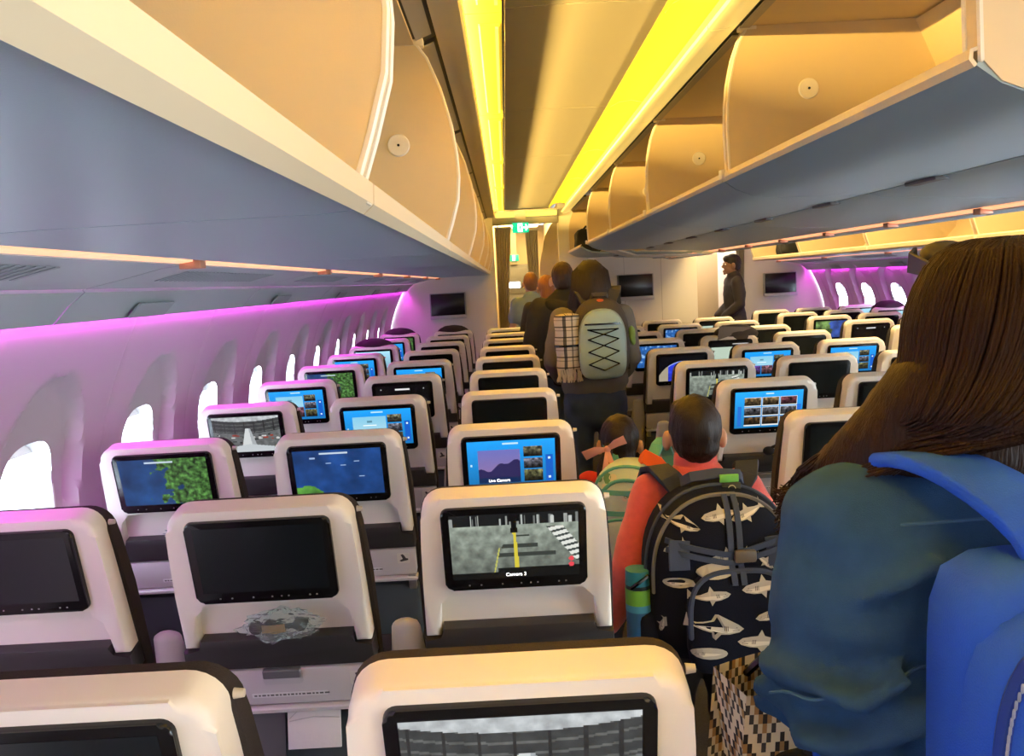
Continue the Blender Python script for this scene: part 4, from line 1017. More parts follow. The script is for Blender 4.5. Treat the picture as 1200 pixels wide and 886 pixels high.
for cx, cz, sc_, rot, kind in SHK:
    pts = OV if kind else SH
    flip = (not kind) and math.cos(rot) < 0
    pts2 = [(a, -b) for a, b in pts] if flip else pts
    on_surf(bmS, pts2, .0034, cx, cz, sc_, rot)
    sg_ = -1 if flip else 1
    belly = [(-.9, -.04*sg_), (-.4, .03*sg_), (.3, .02*sg_), (.7, -.01*sg_), (.3, -.11*sg_), (-.4, -.19*sg_)]
    on_surf(bmB, belly, .0044, cx, cz, sc_, rot)
    for gx in (-.42, -.36, -.30): on_surf(bmL, [(gx, .10*sg_), (gx+.025, .10*sg_), (gx-.0, -.08*sg_), (gx-.025, -.08*sg_)], .0052, cx, cz, sc_, rot)
    on_surf(bmL, [(-.78, .05*sg_), (-.72, .07*sg_), (-.70, .04*sg_)], .0052, cx, cz, sc_, rot); on_surf(bmL, [(-.85, -.04*sg_), (-.6, -.07*sg_), (-.58, -.05*sg_), (-.83, -.02*sg_)], .0052, cx, cz, sc_, rot)
sp = obj('shark_print', bmS, mat('shark_grey', (.47, .46, .42), .8), pk, 0, label='printed white sharks'); sp['kind'] = 'stuff'
q = obj('shark_belly_print', bmB, mat('shark_white', (.74, .72, .65), .8), pk, 0); q['kind'] = 'stuff'; q = obj('shark_line_print', bmL, mat('shark_line', (.05, .05, .06), .8), pk, 0); q['kind'] = 'stuff'
# webbing straps with buckle, on the upper front
def on(pts, lift=.006): return [Vector((x, surf(x, z)-lift, z)) for x, z in pts]
for dx in (-.011, .011):
    bm = BM(); ribbon(bm, on([(.015+dx, .215-.02*i) for i in range(11)]), .014, .005, (1, 0, 0)); obj('webbing', bm, navyweb, pk)
for dz in (-.010, .010):
    bm = BM(); ribbon(bm, on([(-.145+.0223*i, .070+dz+.035*abs(-.145+.0223*i)/.16) for i in range(15)], .009), .014, .005, (0, 0, 1)); obj('webbing', bm, navyweb, pk)
for sx in (-1, 1):
    bm = BM(); pts = on([(sx*.115+sx*.0, .115), (sx*.118, .08), (sx*.118, .045)], .008); ribbon(bm, pts, .05, .007, (1, 0, .2)); obj('strap_patch', bm, navyweb, pk)
x, z = .035, .078; bm = BM(); box(bm, x-.026, x+.026, surf(x, z)-.022, surf(x, z)-.006, z-.015, z+.015, .005); obj('buckle', bm, mat('buckle_grey', (.13, .11, .09), .4), pk)
bm = BM(); ribbon(bm, [(-.075, .0, .222), (-.06, -.035, .243), (0, -.045, .252), (.06, -.035, .243), (.075, .0, .222)], .026, .012, (0, .5, 1)); obj('top_handle', bm, navyweb, pk)
bm = BM(); box(bm, .005, .052, -.066, -.058, .232, .252, .002); obj('tag_green', bm, mat('tag_green', (.16, .55, .12), .5), pk, label='green luggage tag'); bm = BM(); box(bm, .010, .056, -.069, -.061, .206, .231, .002); tg = obj('tag_dark', bm, mat('tag_olive', (.03, .035, .02), .5), pk)
bm = BM(); tube(bm, [(.033+.009*math.cos(a), -.0705, .217+.009*math.sin(a)) for a in np.linspace(-.3, math.pi+.3, 10)], .0012, 5); obj('tag_mark', bm, mat('tag_mark', (.5, .5, .3), .5), tg)
for sx in (-1, 1):
    sh_ = Vector((sx*.105+.02, .125, .235)); pts = [Vector((sx*.075, .02, .195)), Vector((sx*.098, .035, .225)), Vector((sx*.118, .09, .242)), Vector((sx*.128, .16, .222)), Vector((sx*.14, .215, .15)), Vector((sx*.17, .19, .0)), Vector((sx*.185, .09, -.12)), Vector((sx*.155, .01, -.17))]
    bm = BM(); ribbon(bm, pts, [.055, .06, .06, .058, .055, .05, .03, .025], .016, (1, 0, .05)); obj('shoulder_strap', bm, mat('navy_strap', (.02, .028, .05), .8, bump=.4), pk)
for sx in (-1, 1):
    bm = BM(); box(bm, sx*.185-.028, sx*.185+.028, -.095, .0, -.205, -.085, .02, 3); obj('side_pocket', bm, navy, pk, 60)
bt = thing('water_bottle', 'blue and green water bottle in the side pocket of the shark backpack', 'bottle', (PX_-.205, PY_-.055, PZ_-.185))
for nm, z0, z1, r, c in (('base', 0, .10, .033, (.03, .12, .30)), ('blue_band', .1001, .118, .0335, (.07, .33, .55)), ('green_band', .1181, .158, .0335, (.15, .45, .07)), ('dark_band', .1581, .168, .0325, (.01, .02, .03)), ('lid', .1681, .205, .033, (.02, .20, .32))):
    bm = BM(); bmesh.ops.create_cone(bm, cap_ends=True, segments=24, radius1=r, radius2=r*(.94 if nm == 'lid' else 1), depth=z1-z0, matrix=Matrix.Translation((0, 0, (z0+z1)/2))); obj(nm, bm, mat('bottle_'+nm, c, .3), bt)
bm = BM(); tube(bm, [(-.02, -.025, .165), (-.005, -.036, .180), (.02, -.030, .195)], .005, 6); obj('strap_loop', bm, black_m, bt)

# ---- girl with the pink bow
GX, GY = .355, 2.70
redtop = mat('red_top', (.50, .022, .030), .9, bump=.3)
t, V, HC, hs, R, s = human('girl with dark ponytail and pink bow in a red top, seen from behind', (GX, GY, FZ(GY)), 1.125, -.25, 1.24, SKIN, redtop, .014, 'long', mat('navy_leggings', (.012, .014, .03), .9), .93, stance=-.05, voxel=.010)
short_hair(t, HC, hs, R, hairdk, .008, 1.02, -.07)
bm = BM(); base = HC(-.035, -.105, .0)
gd = []
for i in range(22):
    a = i/22*2*math.pi; o = Vector((math.cos(a), math.sin(a), 0))*.016
    gd.append([HC(-.02, -.06, .06)+o, base+o*.6, base+Vector((-.012, -.035, -.05))+o, base+Vector((-.014, -.04, -.12))+o*1.1, base+Vector((-.010, -.03, -.20))+o*.9, base+Vector((-.004, -.02, -.27))+o*.3])
locks(bm, gd, .008, .003, 6, .8); obj('ponytail', bm, hairdk, t, 60)
pink = mat('pink_ribbon', (.72, .36, .33), .5); bb = base+Vector((0, -.026, .005))
bm = BM(); ribbon(bm, [bb, bb+Vector((-.035, -.015, -.002)), bb+Vector((-.075, -.012, -.020))], [.012, .03, .034], .003, (.2, -.3, 1)); ribbon(bm, [bb, bb+Vector((.03, -.012, .022)), bb+Vector((.06, -.01, .034))], [.012, .026, .03], .003, (-.4, -.3, 1))
ribbon(bm, [bb, bb+Vector((-.004, -.035, -.06)), bb+Vector((-.012, -.045, -.15)), bb+Vector((-.02, -.035, -.23))], [.012, .02, .02, .018], .003, (1, .2, 0)); ribbon(bm, [bb, bb+Vector((.020, -.03, -.05)), bb+Vector((.024, -.04, -.09))], [.012, .016, .014], .003, (1, .2, 0))
ell(bm, bb, (.012, .010, .012), seg=10); obj('hair_bow', bm, pink, t, 50, label='pink ribbon bow')
mint = mat('mint_print', (.55, .66, .53), .85, bump=.3, bscale=500); teal = mat('teal_web', (.10, .38, .33), .7)
pg = thing('backpack', 'small mint backpack with teal trim and orange strap worn by the girl', 'backpack', (GX+.02, GY-.11, .85), -.30)
dep, build, edge = pack_surface(.130, .17, .13, 2.3, 4.); obj('main_body', build(BM(), .3), mint, pg, 60)
for q_ in (.93, .72): bm = BM(); tube(bm, edge(q_, -.3, math.pi+.3, 36, .002), .006, 6); obj('teal_piping', bm, teal, pg)
dep2, build2, edge2 = pack_surface(.095, .08, .03, 3., 5.); fp = obj('front_pocket', build2(BM(), .3), mint, pg, 60, loc=(0, dep(0, -.07)+.008, -.075)); bm = BM(); tube(bm, edge2(.96, -.2, math.pi+.2, 30, .001), .005, 6); obj('pocket_piping', bm, teal, fp)
surf = lambda x, z: dep(x, z)
bm = BM(); bm2 = BM(); rr = random.Random(5)
for i in range(34):
    x, z = rr.uniform(-.10, .10), rr.uniform(-.13, .14); a0 = rr.uniform(0, 6.28)
    on_surf(bm if i % 2 else bm2, [(math.cos(a), .7*math.sin(a)) for a in np.linspace(0, 2*math.pi, 9)[:-1]], .0026, x, z, rr.uniform(.008, .016), a0)
q = obj('leaf_print', bm, mat('print_green', (.12, .28, .14), .8), pg, 0); q['kind'] = 'stuff'; q = obj('flower_print', bm2, mat('print_cream', (.68, .62, .45), .8), pg, 0); q['kind'] = 'stuff'
for z in (.02, .085): bm = BM(); ribbon(bm, [Vector((x, surf(x, z)-.004, z)) for x in np.linspace(-.115, .115, 13)], .016, .004, (0, 0, 1)); obj('teal_strap', bm, teal, pg)
bm = BM(); ribbon(bm, [(.03, -.02, .165), (.05, -.05, .185), (.09, -.055, .165), (.115, -.045, .13)], .045, .008, (.5, .2, 1)); obj('orange_strap', bm, mat('orange_web', (.75, .12, .015), .7), pg, label='bright orange strap')
for sx in (-1, 1): bm = BM(); ribbon(bm, [(sx*.06, .02, .15), (sx*.08, .05, .20), (sx*.09, .11, .21), (sx*.10, .17, .14), (sx*.12, .16, .0), (sx*.12, .04, -.10)], .04, .010, (1, 0, 0)); obj('shoulder_strap', bm, teal, pg)

# ---- woman in grey with teal backpack
WX, WY_ = .503, 4.85
greyk = mat('grey_sweater', (.155, .145, .125), .95, bump=.4, bscale=500)
hairw = hair_mat('hair_brown', (.010, .007, .005), (.030, .020, .013))
t, V, HC, hs, R, s = human('woman with shoulder-length brown hair in grey sweater, wearing a teal backpack', (WX, WY_, FZ(WY_)), 1.70, 0, 1.05, SKIN, greyk, .020, 'long', mat('jeans_navy', (.035, .062, .125), .85, bump=.3, bscale=600, var=.25, vscale=20), 1.0,
    {-1: ((-.225, .0, 1.13), (-.18, .16, 1.02)), 1: ((.21, .0, 1.13), (.17, .16, 1.02))}, stance=.04, voxel=.014, slim=1.06)
bm = BM(); ell(bm, HC(0, -.02, .028), (.092*hs, .108*hs, .104*hs)); gd = []
for i in range(46):
    ph = math.radians(-200+ 220*i/45)+math.pi*0; c_, s_2 = math.cos(ph), math.sin(ph)
    ph = math.radians(150+240*i/45); c_, s_2 = math.cos(ph), math.sin(ph); j = random.uniform(-.012, .012)
    gd.append([HC(.03*c_, -.01+.03*s_2, .125), HC(.088*c_, -.012+.10*s_2, .06), HC(.100*c_, -.012+.112*s_2, -.03), HC((.112+j)*c_, -.015+.115*s_2, -.12), HC((.115+j)*c_, -.02+.105*s_2, -.19+random.uniform(-.02, .015)), HC((.098+j)*c_, -.015+.09*s_2, -.225+random.uniform(-.02, .02))])
locks(bm, gd, .020*hs, .010, 6, .7); obj('hair', bm, hairw, t, 70)
tealp = mat('teal_nylon', (.33, .46, .43), .7, bump=.3, bscale=400); olive = mat('olive_brown_nylon', (.055, .045, .032), .8, bump=.3)
pt_ = thing('backpack', 'pale teal backpack with black zigzag cord worn by the woman in grey', 'backpack', (WX+.030, WY_-.115, 1.255))
dep, build, edge = pack_surface(.165, .235, .13, 2.4, 4.5); obj('main_body', build(BM(), .3), olive, pt_, 60)
dep2, build2, edge2 = pack_surface(.135, .20, .07, 2.6, 5.); fp = obj('front_panel', build2(BM(), .2), tealp, pt_, 60, loc=(.0, -.100, -.028), label='pale teal front panel'); surf = lambda x, z: dep2(x, z)
bm = BM(); tube(bm, edge2(.96, -.3, math.pi+.3, 36, .001), .004, 6); obj('panel_piping', bm, mat('teal_pale', (.30, .36, .31), .7), fp)
zs = [(-.085, .085), (.085, .085), (-.085, .03), (.085, .03), (-.085, -.04), (.085, -.04), (-.085, -.11), (.085, -.11)]
cross = [((-.085, .085), (.085, .03)), ((.085, .085), (-.085, .03)), ((-.085, .03), (.085, -.04)), ((.085, .03), (-.085, -.04)), ((-.085, -.04), (.085, -.11)), ((.085, -.04), (-.085, -.11)), ((-.085, .085), (.085, .085)), ((-.085, -.11), (0, -.145)), ((.085, -.11), (0, -.145))]
bm = BM()
for (a, b), (c, d) in cross: tube(bm, [Vector((a+(c-a)*f, surf(a+(c-a)*f, b+(d-b)*f)-.004, b+(d-b)*f)) for f in np.linspace(0, 1, 9)], .0038, 5)
obj('zigzag_cord', bm, black_m, fp)
bm = BM(); ribbon(bm, [Vector((x, surf(x, .115)-.003, .115)) for x in np.linspace(-.1, .1, 9)], .010, .004, (0, 0, 1)); obj('panel_zip', bm, black_m, fp)
bm = BM(); ribbon(bm, [(-.05, -.02, .215), (-.04, -.05, .25), (.04, -.05, .25), (.05, -.02, .215)], .025, .01, (0, .3, 1)); obj('top_handle', bm, olive, pt_); bm = BM(); ell(bm, (.0, -.07, .205), (.032, .02, .02)); obj('orange_tag', bm, mat('tag_orange', (.45, .07, .02), .5), pt_)
for sx in (-1, 1): bm = BM(); ribbon(bm, [(sx*.07, .0, .20), (sx*.10, .04, .265), (sx*.115, .11, .285), (sx*.125, .20, .23), (sx*.14, .235, .08), (sx*.17, .17, -.1), (sx*.16, .04, -.19)], [.06, .065, .065, .06, .055, .04, .03], .018, (1, 0, 0)); obj('shoulder_strap', bm, olive, pt_)
bm = BM(); ell(bm, (.175, -.055, .02), (.022, .03, .045)); ell(bm, (.182, -.06, -.02), (.015, .02, .03)); fuse('green_tag', bm, mat('leaf_green', (.22, .36, .08), .7), .008, pt_, 2, wrinkle(.006, 20, 20))
# plaid blanket roll strapped to the pack
plaid = np.ones((48, 48, 3))*np.array((.80, .76, .70))
for k in range(0, 48, 16):
    plaid[:, k:k+2] *= .4; plaid[k:k+2, :] *= .4; plaid[:, k+5:k+6] *= .6; plaid[k+6:k+7, :] *= .6
bl = thing('blanket', 'rolled white and black plaid blanket strapped beside the teal backpack', 'blanket', (WX-.160, WY_-.175, 1.26), .1)
prm = mat_attr('cloth_print', 0, .9)
def wrapcyl(rx, ry, z0, z1, a0=0, a1=2*math.pi): return lambda u, v: (rx*math.cos(a0+(a1-a0)*u)*(1+.03*math.sin(9*v)), ry*math.sin(a0+(a1-a0)*u), z1+(z0-z1)*v)
link('roll', print_grid(plaid, wrapcyl(.075, .065, -.04, .135), prm), bl).data.shade_smooth(); link('lower_fold', print_grid(plaid[:36], wrapcyl(.07, .06, -.17, -.035), prm), bl).data.shade_smooth()
link('roll_end', print_grid(plaid, lambda u, v: (.075*(2*u-1)*math.sqrt(max(0, 1-(2*v-1)**2/2)), .065*(2*v-1)*math.sqrt(max(0, 1-(2*u-1)**2/2)), .136+.012*(1-(2*u-1)**2)*(1-(2*v-1)**2)), prm), bl)
bm = BM()
for i in range(26):
    a = 2*math.pi*i/26; p = Vector((.066*math.cos(a), .056*math.sin(a), -.165)); tube(bm, [p, p+Vector((random.uniform(-.008, .008), -.004, -.04)), p+Vector((random.uniform(-.012, .012), 0, -.075))], .005, 5)
q = obj('fringe', bm, mat('fringe_white', (.62, .58, .52), .9), bl); q['kind'] = 'stuff'
bm = BM(); tube(bm, [(.078*math.cos(a), .068*math.sin(a), -.035) for a in np.linspace(0, 2*math.pi, 20)], .007, 6); obj('holding_strap', bm, black_m, bl)

# ---- man in black jacket
MX, MY = .425, 6.05
t, V, HC, hs, R, s = human('man with short brown hair in black jacket, left of the woman in grey', (MX, MY, FZ(MY)), 1.735, .1, 1.04, SKIN, mat('black_jacket', (.010, .010, .012), .85, bump=.3), .030, 'long', mat('jeans_blue', (.045, .075, .14), .85, bump=.3, bscale=600), .93, stance=-.05, voxel=.016, slim=1.05)
short_hair(t, HC, hs, R, hair_mat('hair_brown_short', (.028, .014, .008), (.055, .030, .016)))
bm = BM(); loft(bm, [V(-.10, -.06, 1.41), V(0, -.11, 1.37), V(.10, -.06, 1.41)], [.05*s, .06*s, .05*s], 10); loft(bm, [V(0, -.01, 1.42), V(0, 0, 1.47)], [(.09*s, .08*s), (.075*s, .07*s)], 14); fuse('hood', bm, MATS['black_jacket'], .014, t, 4)
# ---- auburn-haired person in dark hoodie
AX, AY = .395, 7.85
t, V, HC, hs, R, s = human('person with auburn hair in dark charcoal hoodie, ahead of the man in black', (AX, AY, FZ(AY)), 1.665, .15, 1.04, SKIN, mat('charcoal_hoodie', (.020, .018, .022), .9, bump=.3), .026, 'long', denim_dark, .93, stance=.05, voxel=.016)
bm = BM(); ell(bm, HC(0, -.02, .026), (.084*hs, .102*hs, .100*hs)); ell(bm, HC(0, -.06, -.05), (.07*hs, .06*hs, .09*hs)); fuse('hair', bm, hair_mat('hair_auburn', (.20, .075, .020), (.34, .15, .05)), .010, t, 4, lambda c: .006*noise.noise(Vector((c.x*50, c.y*50, c.z*12))))
bm = BM(); loft(bm, [V(-.09, -.05, 1.43), V(0, -.12, 1.38), V(.09, -.05, 1.43)], [.045*s, .065*s, .045*s], 10); fuse('hood', bm, MATS['charcoal_hoodie'], .014, t, 4)
# ---- man in blue T-shirt, farthest in the queue
FX, FY = .285, 9.05
t, V, HC, hs, R, s = human('man with cropped ginger hair in light blue T-shirt, farthest along the aisle', (FX, FY, FZ(FY)), 1.715, .2, 1.04, SKIN, mat('blue_tshirt', (.17, .24, .33), .9), .016, 'short', denim_dark, .93, stance=-.05, voxel=.016)
short_hair(t, HC, hs, R, hair_mat('hair_ginger', (.17, .075, .03), (.26, .13, .06)), .010, .99)
# ---- attendant
TX, TY = 2.90, 10.45
t, V, HC, hs, R, s = human('attendant in dark uniform standing in the far doorway facing left', (TX, TY, FZ(TY)), 1.83, math.pi/2, 1.02, SKIN_D, mat('uniform_dark', (.022, .016, .018), .8), .020, 'long', mat('uniform_trousers', (.018, .014, .016), .8), .93,
    {-1: ((-.21, -.01, 1.12), (-.15, .16, .98)), 1: ((.21, -.01, 1.12), (.15, .16, .98))}, voxel=.014)
short_hair(t, HC, hs, R, hair_mat('hair_black', (.008, .006, .006), (.02, .015, .012)), .009)
bm = BM(); box(bm, V(.10, .13, 0).x-.02, V(.10, .13, 0).x+.02, .125, .135, 1.34, 1.35, .001); obj('badge', bm, mat('badge_silver', (.6, .6, .6), .3), t)

# ------------------------------------------------------------------ woman close by, long brown hair, denim jacket, blue backpack
NX, NY = .588, .96
denim = mat('denim_blue', (.022, .068, .165), .9, bump=.5, bscale=900, var=.35, vscale=18, spec=.15)
denimg = mat('denim_faded', (.045, .058, .075), .9, spec=.15, bump=.5, bscale=900, var=.3, vscale=20)
seamm = mat('denim_seam', (.04, .10, .20), .9, spec=.1)
hairn = hair_mat('hair_long_brown', (.008, .0035, .002), (.024, .010, .006)); hairn.node_tree.nodes['Principled BSDF'].inputs['Specular IOR Level'].default_value = .12
t = thing('person', 'woman with very long brown hair in blue denim jacket in the right foreground', 'person', (NX, NY, 0)); t.scale = (1, 1, .989)
Z = lambda x, y, z: Vector((x, y, z))
bm = BM()
loft(bm, [Z(0, 0, .85), Z(0, -.01, .94), Z(0, 0, 1.04), Z(0, 0, 1.20), Z(0, 0, 1.31), Z(0, 0, 1.38)], [(.165, .11), (.18, .12), (.145, .10), (.155, .105), (.15, .085), (.08, .06)], 20, ref=Vector((0, 1, 0)))
loft(bm, [Z(0, -.005, 1.35), Z(0, .01, 1.43), Z(0, .02, 1.48)], [.058, .050, .052], 14)
ell(bm, (0, .02, 1.525), (.075, .094, .098)); ell(bm, (0, .055, 1.468), (.056, .06, .066)); ell(bm, (0, .105, 1.415), (.022, .018, .016)); loft(bm, [(0, .112, 1.525), (0, .132, 1.492), (0, .122, 1.484)], [.007, .012, .009], 8)
for q in (-1, 1):
    ell(bm, (.078*q, .02, 1.505), (.010, .018, .03)); ell(bm, (.028*q, .108, 1.535), (.02, .012, .006))
    A, E_, W_ = Z(.16*q, 0, 1.335), Z(.225*q, .0, 1.085), Z(.13*q, .215, 1.03)
    loft(bm, [A, A.lerp(E_, .5), E_, E_.lerp(W_, .4), W_], [.05, .047, .04, .038, .026], 12); hand(bm, W_, W_-E_, -q, Vector((0, .2, -1)), .95, .7)
    a, k_, n_ = Z(.09*q, 0, .88), Z(.098*q, .02, .48), Z(.10*q, -.03+.04*q, .085); loft(bm, [a, a.lerp(k_, .4), k_, k_.lerp(n_, .35), n_], [.088, .08, .056, .056, .037], 14); loft(bm, [n_+Vector((0, -.03, -.04)), n_+Vector((0, .12, -.055))], [.034, .028], 10)
ell(bm, (0, .122, 1.448), (.022, .007, .006)); ell(bm, (0, .119, 1.436), (.018, .008, .006))
fuse('body', bm, SKIN, .0065, t, 4)
for q in (-1, 1):
    bm = BM(); ell(bm, (.030*q, .101, 1.522), (.012,)*3, seg=12); e = obj('eye', bm, MATS['eye_white'], t); bm = BM(); ell(bm, (.030*q, .1105, 1.522), (.0055, .003, .0055), seg=10); obj('iris', bm, MATS['eye_brown'], e)
bm = BM()
loft(bm, [Z(0, 0, .93), Z(0, 0, 1.02), Z(0, 0, 1.16), Z(0, 0, 1.28), Z(0, .0, 1.36), Z(0, 0, 1.41)], [(.205, .145), (.195, .135), (.20, .132), (.195, .12), (.165, .10), (.09, .075)], 24, ref=Vector((0, 1, 0)))
for q in (-1, 1):
    ell(bm, (.165*q, 0, 1.30), (.100, .10, .080))
    loft(bm, [Z(.170*q, 0, 1.285), Z(.190*q, -.005, 1.20), Z(.196*q, -.005, 1.12)], [(.092, .095), (.096, .105), (.088, .098)], 18)
    loft(bm, [Z(.19*q, .00, 1.11), Z(.195*q, .06, 1.07), Z(.16*q, .15, 1.05), Z(.135*q, .205, 1.035)], [.078, .068, .055, .045], 16)
    loft(bm, [Z(.196*q, -.02, 1.13), Z(.19*q, -.035, 1.085)], [.085, .07], 14)
def jk(c):
    f = .008*noise.noise(c*7)+.005*noise.noise(Vector((c.x*16, c.y*16, c.z*30)))
    if c.z < 1.2: f += .017*(1-2*abs(math.sin(c.z*34+c.x*22+c.y*18+2.5*noise.noise(c*6))))*max(0, min(1, (1.22-c.z)*8))*(.55+noise.noise(c*9))
    return f
for pts, rd in (([(-.285, .02, 1.09), (-.255, -.075, 1.075), (-.17, -.115, 1.11), (-.09, -.125, 1.17)], .020), ([(-.292, .0, 1.135), (-.25, -.10, 1.135), (-.18, -.125, 1.165)], .016), ([(-.27, .05, 1.04), (-.22, -.03, 1.03), (-.15, -.075, 1.05), (-.09, -.12, 1.10)], .020), ([(-.275, -.02, 1.22), (-.21, -.10, 1.25), (-.14, -.115, 1.29)], .012)):
    loft(bm, smooth_path([Z(*p) for p in pts]), [rd*.9]*(len(pts)*3-2), 10)
fuse('denim_jacket', bm, denim, .009, t, 5, jk)
bm = BM(); loft(bm, [Z(0, -.005, 1.395), Z(0, -.01, 1.43), Z(0, -.012, 1.45)], [(.098, .088), (.088, .082), (.092, .088)], 20); fuse('jacket_collar', bm, denimg, .009, t, 4)
# yoke seam across the back
def back_y(x, z): return -math.sqrt(max(0, 1-(x/.26)**2))*.128
bm = BM(); tube(bm, [(x, back_y(x, 0)*.93-.006, 1.345-.25*abs(x)**1.6) for x in np.linspace(-.17, .17, 30)], .002, 6); obj('yoke_seam', bm, seamm, t)
# sleeve seam: raised stitching ring down the upper arm
bm = BM()
for z0, w0 in ((1.175, 0),):
    tube(bm, [(-.198+.1*math.cos(a)*1.02, -.006+.106*math.sin(a)*1.02, 1.135+.035*math.cos(a*1.0+.6)+.004*math.sin(a*9)) for a in np.linspace(-2.9, -.7, 22)], .002, 6)
obj('sleeve_seam', bm, seamm, t)
bm = BM()
loft(bm, [Z(0, 0, .84), Z(0, -.005, .93), Z(0, 0, .99)], [(.17, .125), (.185, .135), (.17, .12)], 18, ref=Vector((0, 1, 0)))
for q in (-1, 1):
    a, k_, n_ = Z(.09*q, 0, .88), Z(.098*q, .02, .48), Z(.10*q, -.03+.04*q, .085); loft(bm, [a, a.lerp(k_, .4), k_, k_.lerp(n_, .4), n_], [.104, .094, .072, .072, .062], 14)
fuse('trousers', bm, mat('black_leggings', (.008, .008, .010), .9), .014, t, 4)
for q in (-1, 1):
    n_ = Z(.10*q, -.03+.04*q, .085); bm = BM(); loft(bm, [n_+Vector((0, -.045, -.045)), n_+Vector((0, .05, -.045)), n_+Vector((0, .145, -.052))], [(.04, .04), (.044, .04), (.036, .03)], 12, ref=Vector((0, 0, 1))); fuse('shoe', bm, shoe_m, .010, t, 3)
# hair: base volume and many locks, swept to the left shoulder
bm = BM(); ell(bm, (0, .0, 1.535), (.098, .112, .104)); ell(bm, (-.01, -.035, 1.455), (.10, .078, .085)); ell(bm, (-.055, -.02, 1.40), (.095, .085, .065))
loft(bm, [Z(-.075, -.01, 1.47), Z(-.125, .02, 1.39), Z(-.175, .055, 1.34), Z(-.205, .08, 1.30), Z(-.22, .095, 1.27)], [(.06, .08), (.06, .07), (.045, .045), (.03, .03), (.014, .014)], 14)
gd = []
rr = random.Random(3)
for i in range(1150):
    f = (i+.5)/1150; ph = math.radians(165+205*f)                # from left-front round the back to right-front
    c_, s_2 = math.cos(ph), math.sin(ph); j = rr.uniform(-.006, .010)
    top_ = Z(.012*c_+rr.uniform(-.012, .012), .012*s_2+rr.uniform(-.03, .04), 1.640)
    dg_ = math.degrees(ph); sw = lambda q: math.radians(dg_-(dg_-192)*q) if f < .74 else ph
    P3 = lambda r_, q, z, dx=0, dy=0: Z(r_*math.cos(sw(q))+dx, dy+(r_*1.12)*math.sin(sw(q)), z)
    p1 = P3(.066+j, 0, 1.624); p2 = P3(.100+j, .06, 1.562); p3 = P3(.109+j, .20, 1.497, -.004, -.004)
    if f < .74:
        k = 1-f/.74
        p4 = P3(.118+j, .40, 1.442, -.018, -.010)
        e1 = Z(-.122-.03*k+rr.uniform(-.02, .02), -.075+.11*k+rr.uniform(-.01, .012), 1.398+.012*k)
        e2 = Z(-.180-.02*k+rr.uniform(-.022, .02), .0+.085*k+rr.uniform(-.012, .012), 1.352)
        e3 = Z(-.200+rr.uniform(-.02, .02), .055+.05*k+rr.uniform(-.02, .02), 1.320+rr.uniform(-.02, .02))
        e4 = Z(-.222+rr.uniform(-.018, .018), .100+rr.uniform(-.02, .03), 1.292+rr.uniform(-.035, .03))
        gd.append([top_, p1, p2, p3, p4, e1, e2, e3, e4])
    else:
        k = (f-.74)/.26; p4 = Z(.115*c_+.03, -.005+.115*s_2, 1.435); e1 = Z(.13+.03*k, -.06+.12*k, 1.395); e2 = Z(.18, .02+.06*k, 1.35); e3 = Z(.20, .08, 1.28+rr.uniform(-.04, .04))
        gd.append([top_, p1, p2, p3, p4, e1, e2, e3])
hm = remesh(bm, hairn, .009, 6, lambda c: .003*noise.noise(Vector((c.x*60, c.y*60, c.z*10)))); link('hair', hm, t, label=None) if False else link('hair', hm, t)
bm = BM(); locks(bm, [smooth_path(g) for g in gd], 0.0036, .0012, 5, .7); q = obj('hair_strands', bm, hairn, t, 80); q['kind'] = 'stuff'
# sunglasses pushed up on her head
sg_ = thing('sunglasses', 'dark sunglasses pushed up on the long brown hair', 'sunglasses', (NX+.036, NY-.03, 1.572)); sgl = mat('sunglass_frame', (.015, .012, .010), .3)
for q in (-1, 1):
    bm = BM(); loft(bm, [Z(q*.065, .108, .030), Z(q*.065, .116, .034)], [(.032, .018), (.032, .018)], 16, ref=Vector((0, 0, 1))); obj('lens', bm, mat('lens_dark', (.012, .010, .010), .45), sg_)
    bm = BM(); ribbon(bm, [(q*.105, .11, .03), (q*.122, .09, .026), (q*.118, .03, .012), (q*.112, -.01, -.006)], [.03, .026, .014, .008], .005, (0, 0, 1)); obj('temple', bm, sgl, sg_)
bm = BM(); tube(bm, [(-.024, .112, .038), (0, .116, .042), (.024, .112, .038)], .004, 6); obj('bridge', bm, sgl, sg_)

# blue backpack on her back
bluep = mat('blue_nylon', (.014, .078, .52), .7, spec=.2, bump=.25, bscale=500, var=.12, vscale=15); blued = mat('blue_nylon_dark', (.008, .03, .24), .65, spec=.2); zipm = mat('zip_silver', (.32, .34, .45), .4, metal=.6)
bp = thing('backpack', 'bright blue backpack worn by the woman in denim, lower right corner', 'backpack', (.572, .775, 1.100), .0)
dep, build, edge = pack_surface(.165, .215, .085, 8.0, 6., 6.); obj('main_body', build(BM(), .35), bluep, bp, 60)
dep2, build2, edge2 = pack_surface(.172, .205, .075, 4.0, 6., 4.); fp = obj('front_pocket', build2(BM(), .2), bluep, bp, 60, loc=(-.006, -.070, -.005)); surf = lambda x, z: dep2(x, z)
zp = edge2(.955, -.5, math.pi+.5, 60, .001); bm = BM(); tube(bm, zp, .0075, 6); obj('zip_cord', bm, blued, fp)
bm = BM()
for i in range(0, len(zp)-1):
    for f in (0, .5): p = zp[i].lerp(zp[i+1], f)+Vector((0, -.007, 0)); d_ = (zp[i+1]-zp[i]).normalized(); tube(bm, [p-Vector((0, 0, .003)), p+Vector((0, -.0005, .003))], .0016, 4)
q = obj('zip_teeth', bm, zipm, fp); q['kind'] = 'stuff'
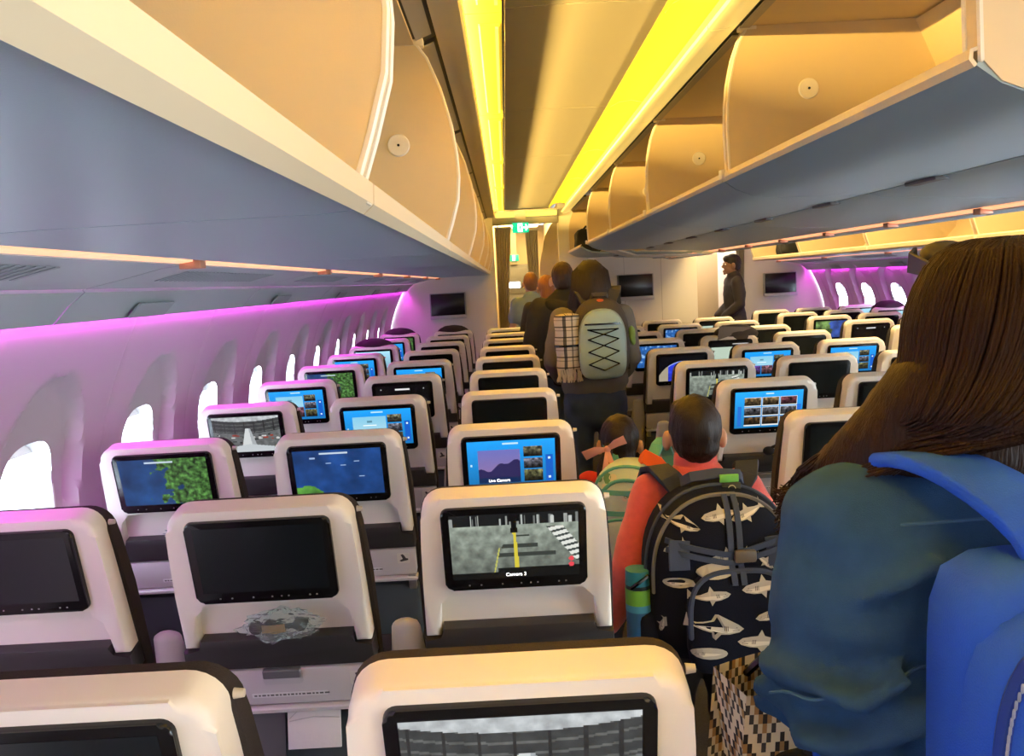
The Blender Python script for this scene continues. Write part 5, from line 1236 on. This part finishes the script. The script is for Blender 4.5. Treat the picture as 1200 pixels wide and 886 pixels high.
bm = BM(); tube(bm, [(-.166, -.030, .055), (-.176, -.036, .025), (-.180, -.040, -.015), (-.172, -.040, -.020), (-.168, -.036, .02), (-.166, -.030, .055)], .004, 6); obj('zip_puller', bm, mat('puller_blue', (.05, .07, .2), .4, metal=.3), fp)
dep3, build3, edge3 = pack_surface(.14, .10, .03, 7., 5., 5.); lp_ = obj('lower_pocket', build3(BM(), .2), bluep, fp, 60, loc=(.01, -.062, -.095))
bm = BM(); tube(bm, [(-.055, -.03, .20), (-.07, -.055, .222), (-.04, -.075, .232), (.03, -.075, .232), (.06, -.05, .222), (.045, -.03, .20)], .010, 8); obj('top_loop', bm, blued, bp)
for q in (-1, 1):
    pts = [Z(q*.05, -.035, .19), Z(q*.07, -.015, .242), Z(q*.10, .055, .277), Z(q*.118, .135, .278), Z(q*.120, .20, .245), Z(q*.10, .27, .15), Z(q*.11, .30, .0), Z(q*.16, .26, -.10), Z(q*.175, .12, -.18), Z(q*.16, .02, -.20)]
    if q > 0: pts = [p+Z(.07, 0, 0) for p in pts]
    bm = BM(); ribbon(bm, smooth_path(pts, 3), .072, .017, Z(1, .35*q, .25*q) if False else Z(1, 0, 0)); obj('shoulder_strap', bm, bluep, bp, 60)
for dx in (0, .05): bm = BM(); ribbon(bm, [(-.17+dx, .02, -.10), (-.185+dx, .0, -.20), (-.18+dx, -.01, -.33)], .032, .006, (1, .3, 0)); obj('lower_strap', bm, blued, bp)

# tote and dark bag carried in front of her
rows, cols = 40, 40; tp = np.zeros((rows, cols, 3))
for i in range(rows):
    for j in range(cols):
        k = (i//2+abs((j % 8)-4)) % 6; tp[i, j] = ((.86, .82, .74), (.86, .82, .74), (.15, .14, .15), (.62, .48, .32), (.80, .76, .68), (.25, .24, .25))[k]
tb = thing('tote_bag', 'black, white and tan zigzag-woven tote bag below the denim sleeve', 'bag', (.44, 1.235, .70), .25)
link('front_cloth', print_grid(tp, lambda u, v: (-.13+.26*u-.03*v*(1-2*u), -.05-.02*math.sin(math.pi*u), .27-.30*v), prm), tb); link('back_cloth', print_grid(tp, lambda u, v: (.13-.26*u+.03*v*(1-2*u), .05+.02*math.sin(math.pi*u), .27-.30*v), prm), tb)
bm = box(BM(), -.135, .135, -.052, .052, -.032, -.02, .004); obj('base', bm, black_m, tb)
for q in (-1, 1): link('side_cloth', print_grid(tp[:, :14], lambda u, v, q=q: (q*(.13-.03*v), q*(-.05+.10*u), .27-.30*v), prm), tb)
bm = BM()
for y in (-.05, .05): tube(bm, [(-.07, y, .25), (-.04, y*.6, .29), (.0, y*.3, .30), (.04, y*.6, .29), (.07, y, .25)], .007, 6)
obj('handle', bm, black_m, tb)
soft_bag('handbag', 'black handbag under the zigzag tote, low beside the denim jacket', (.455, 1.15, .66), .22, .10, .22, blackfab)
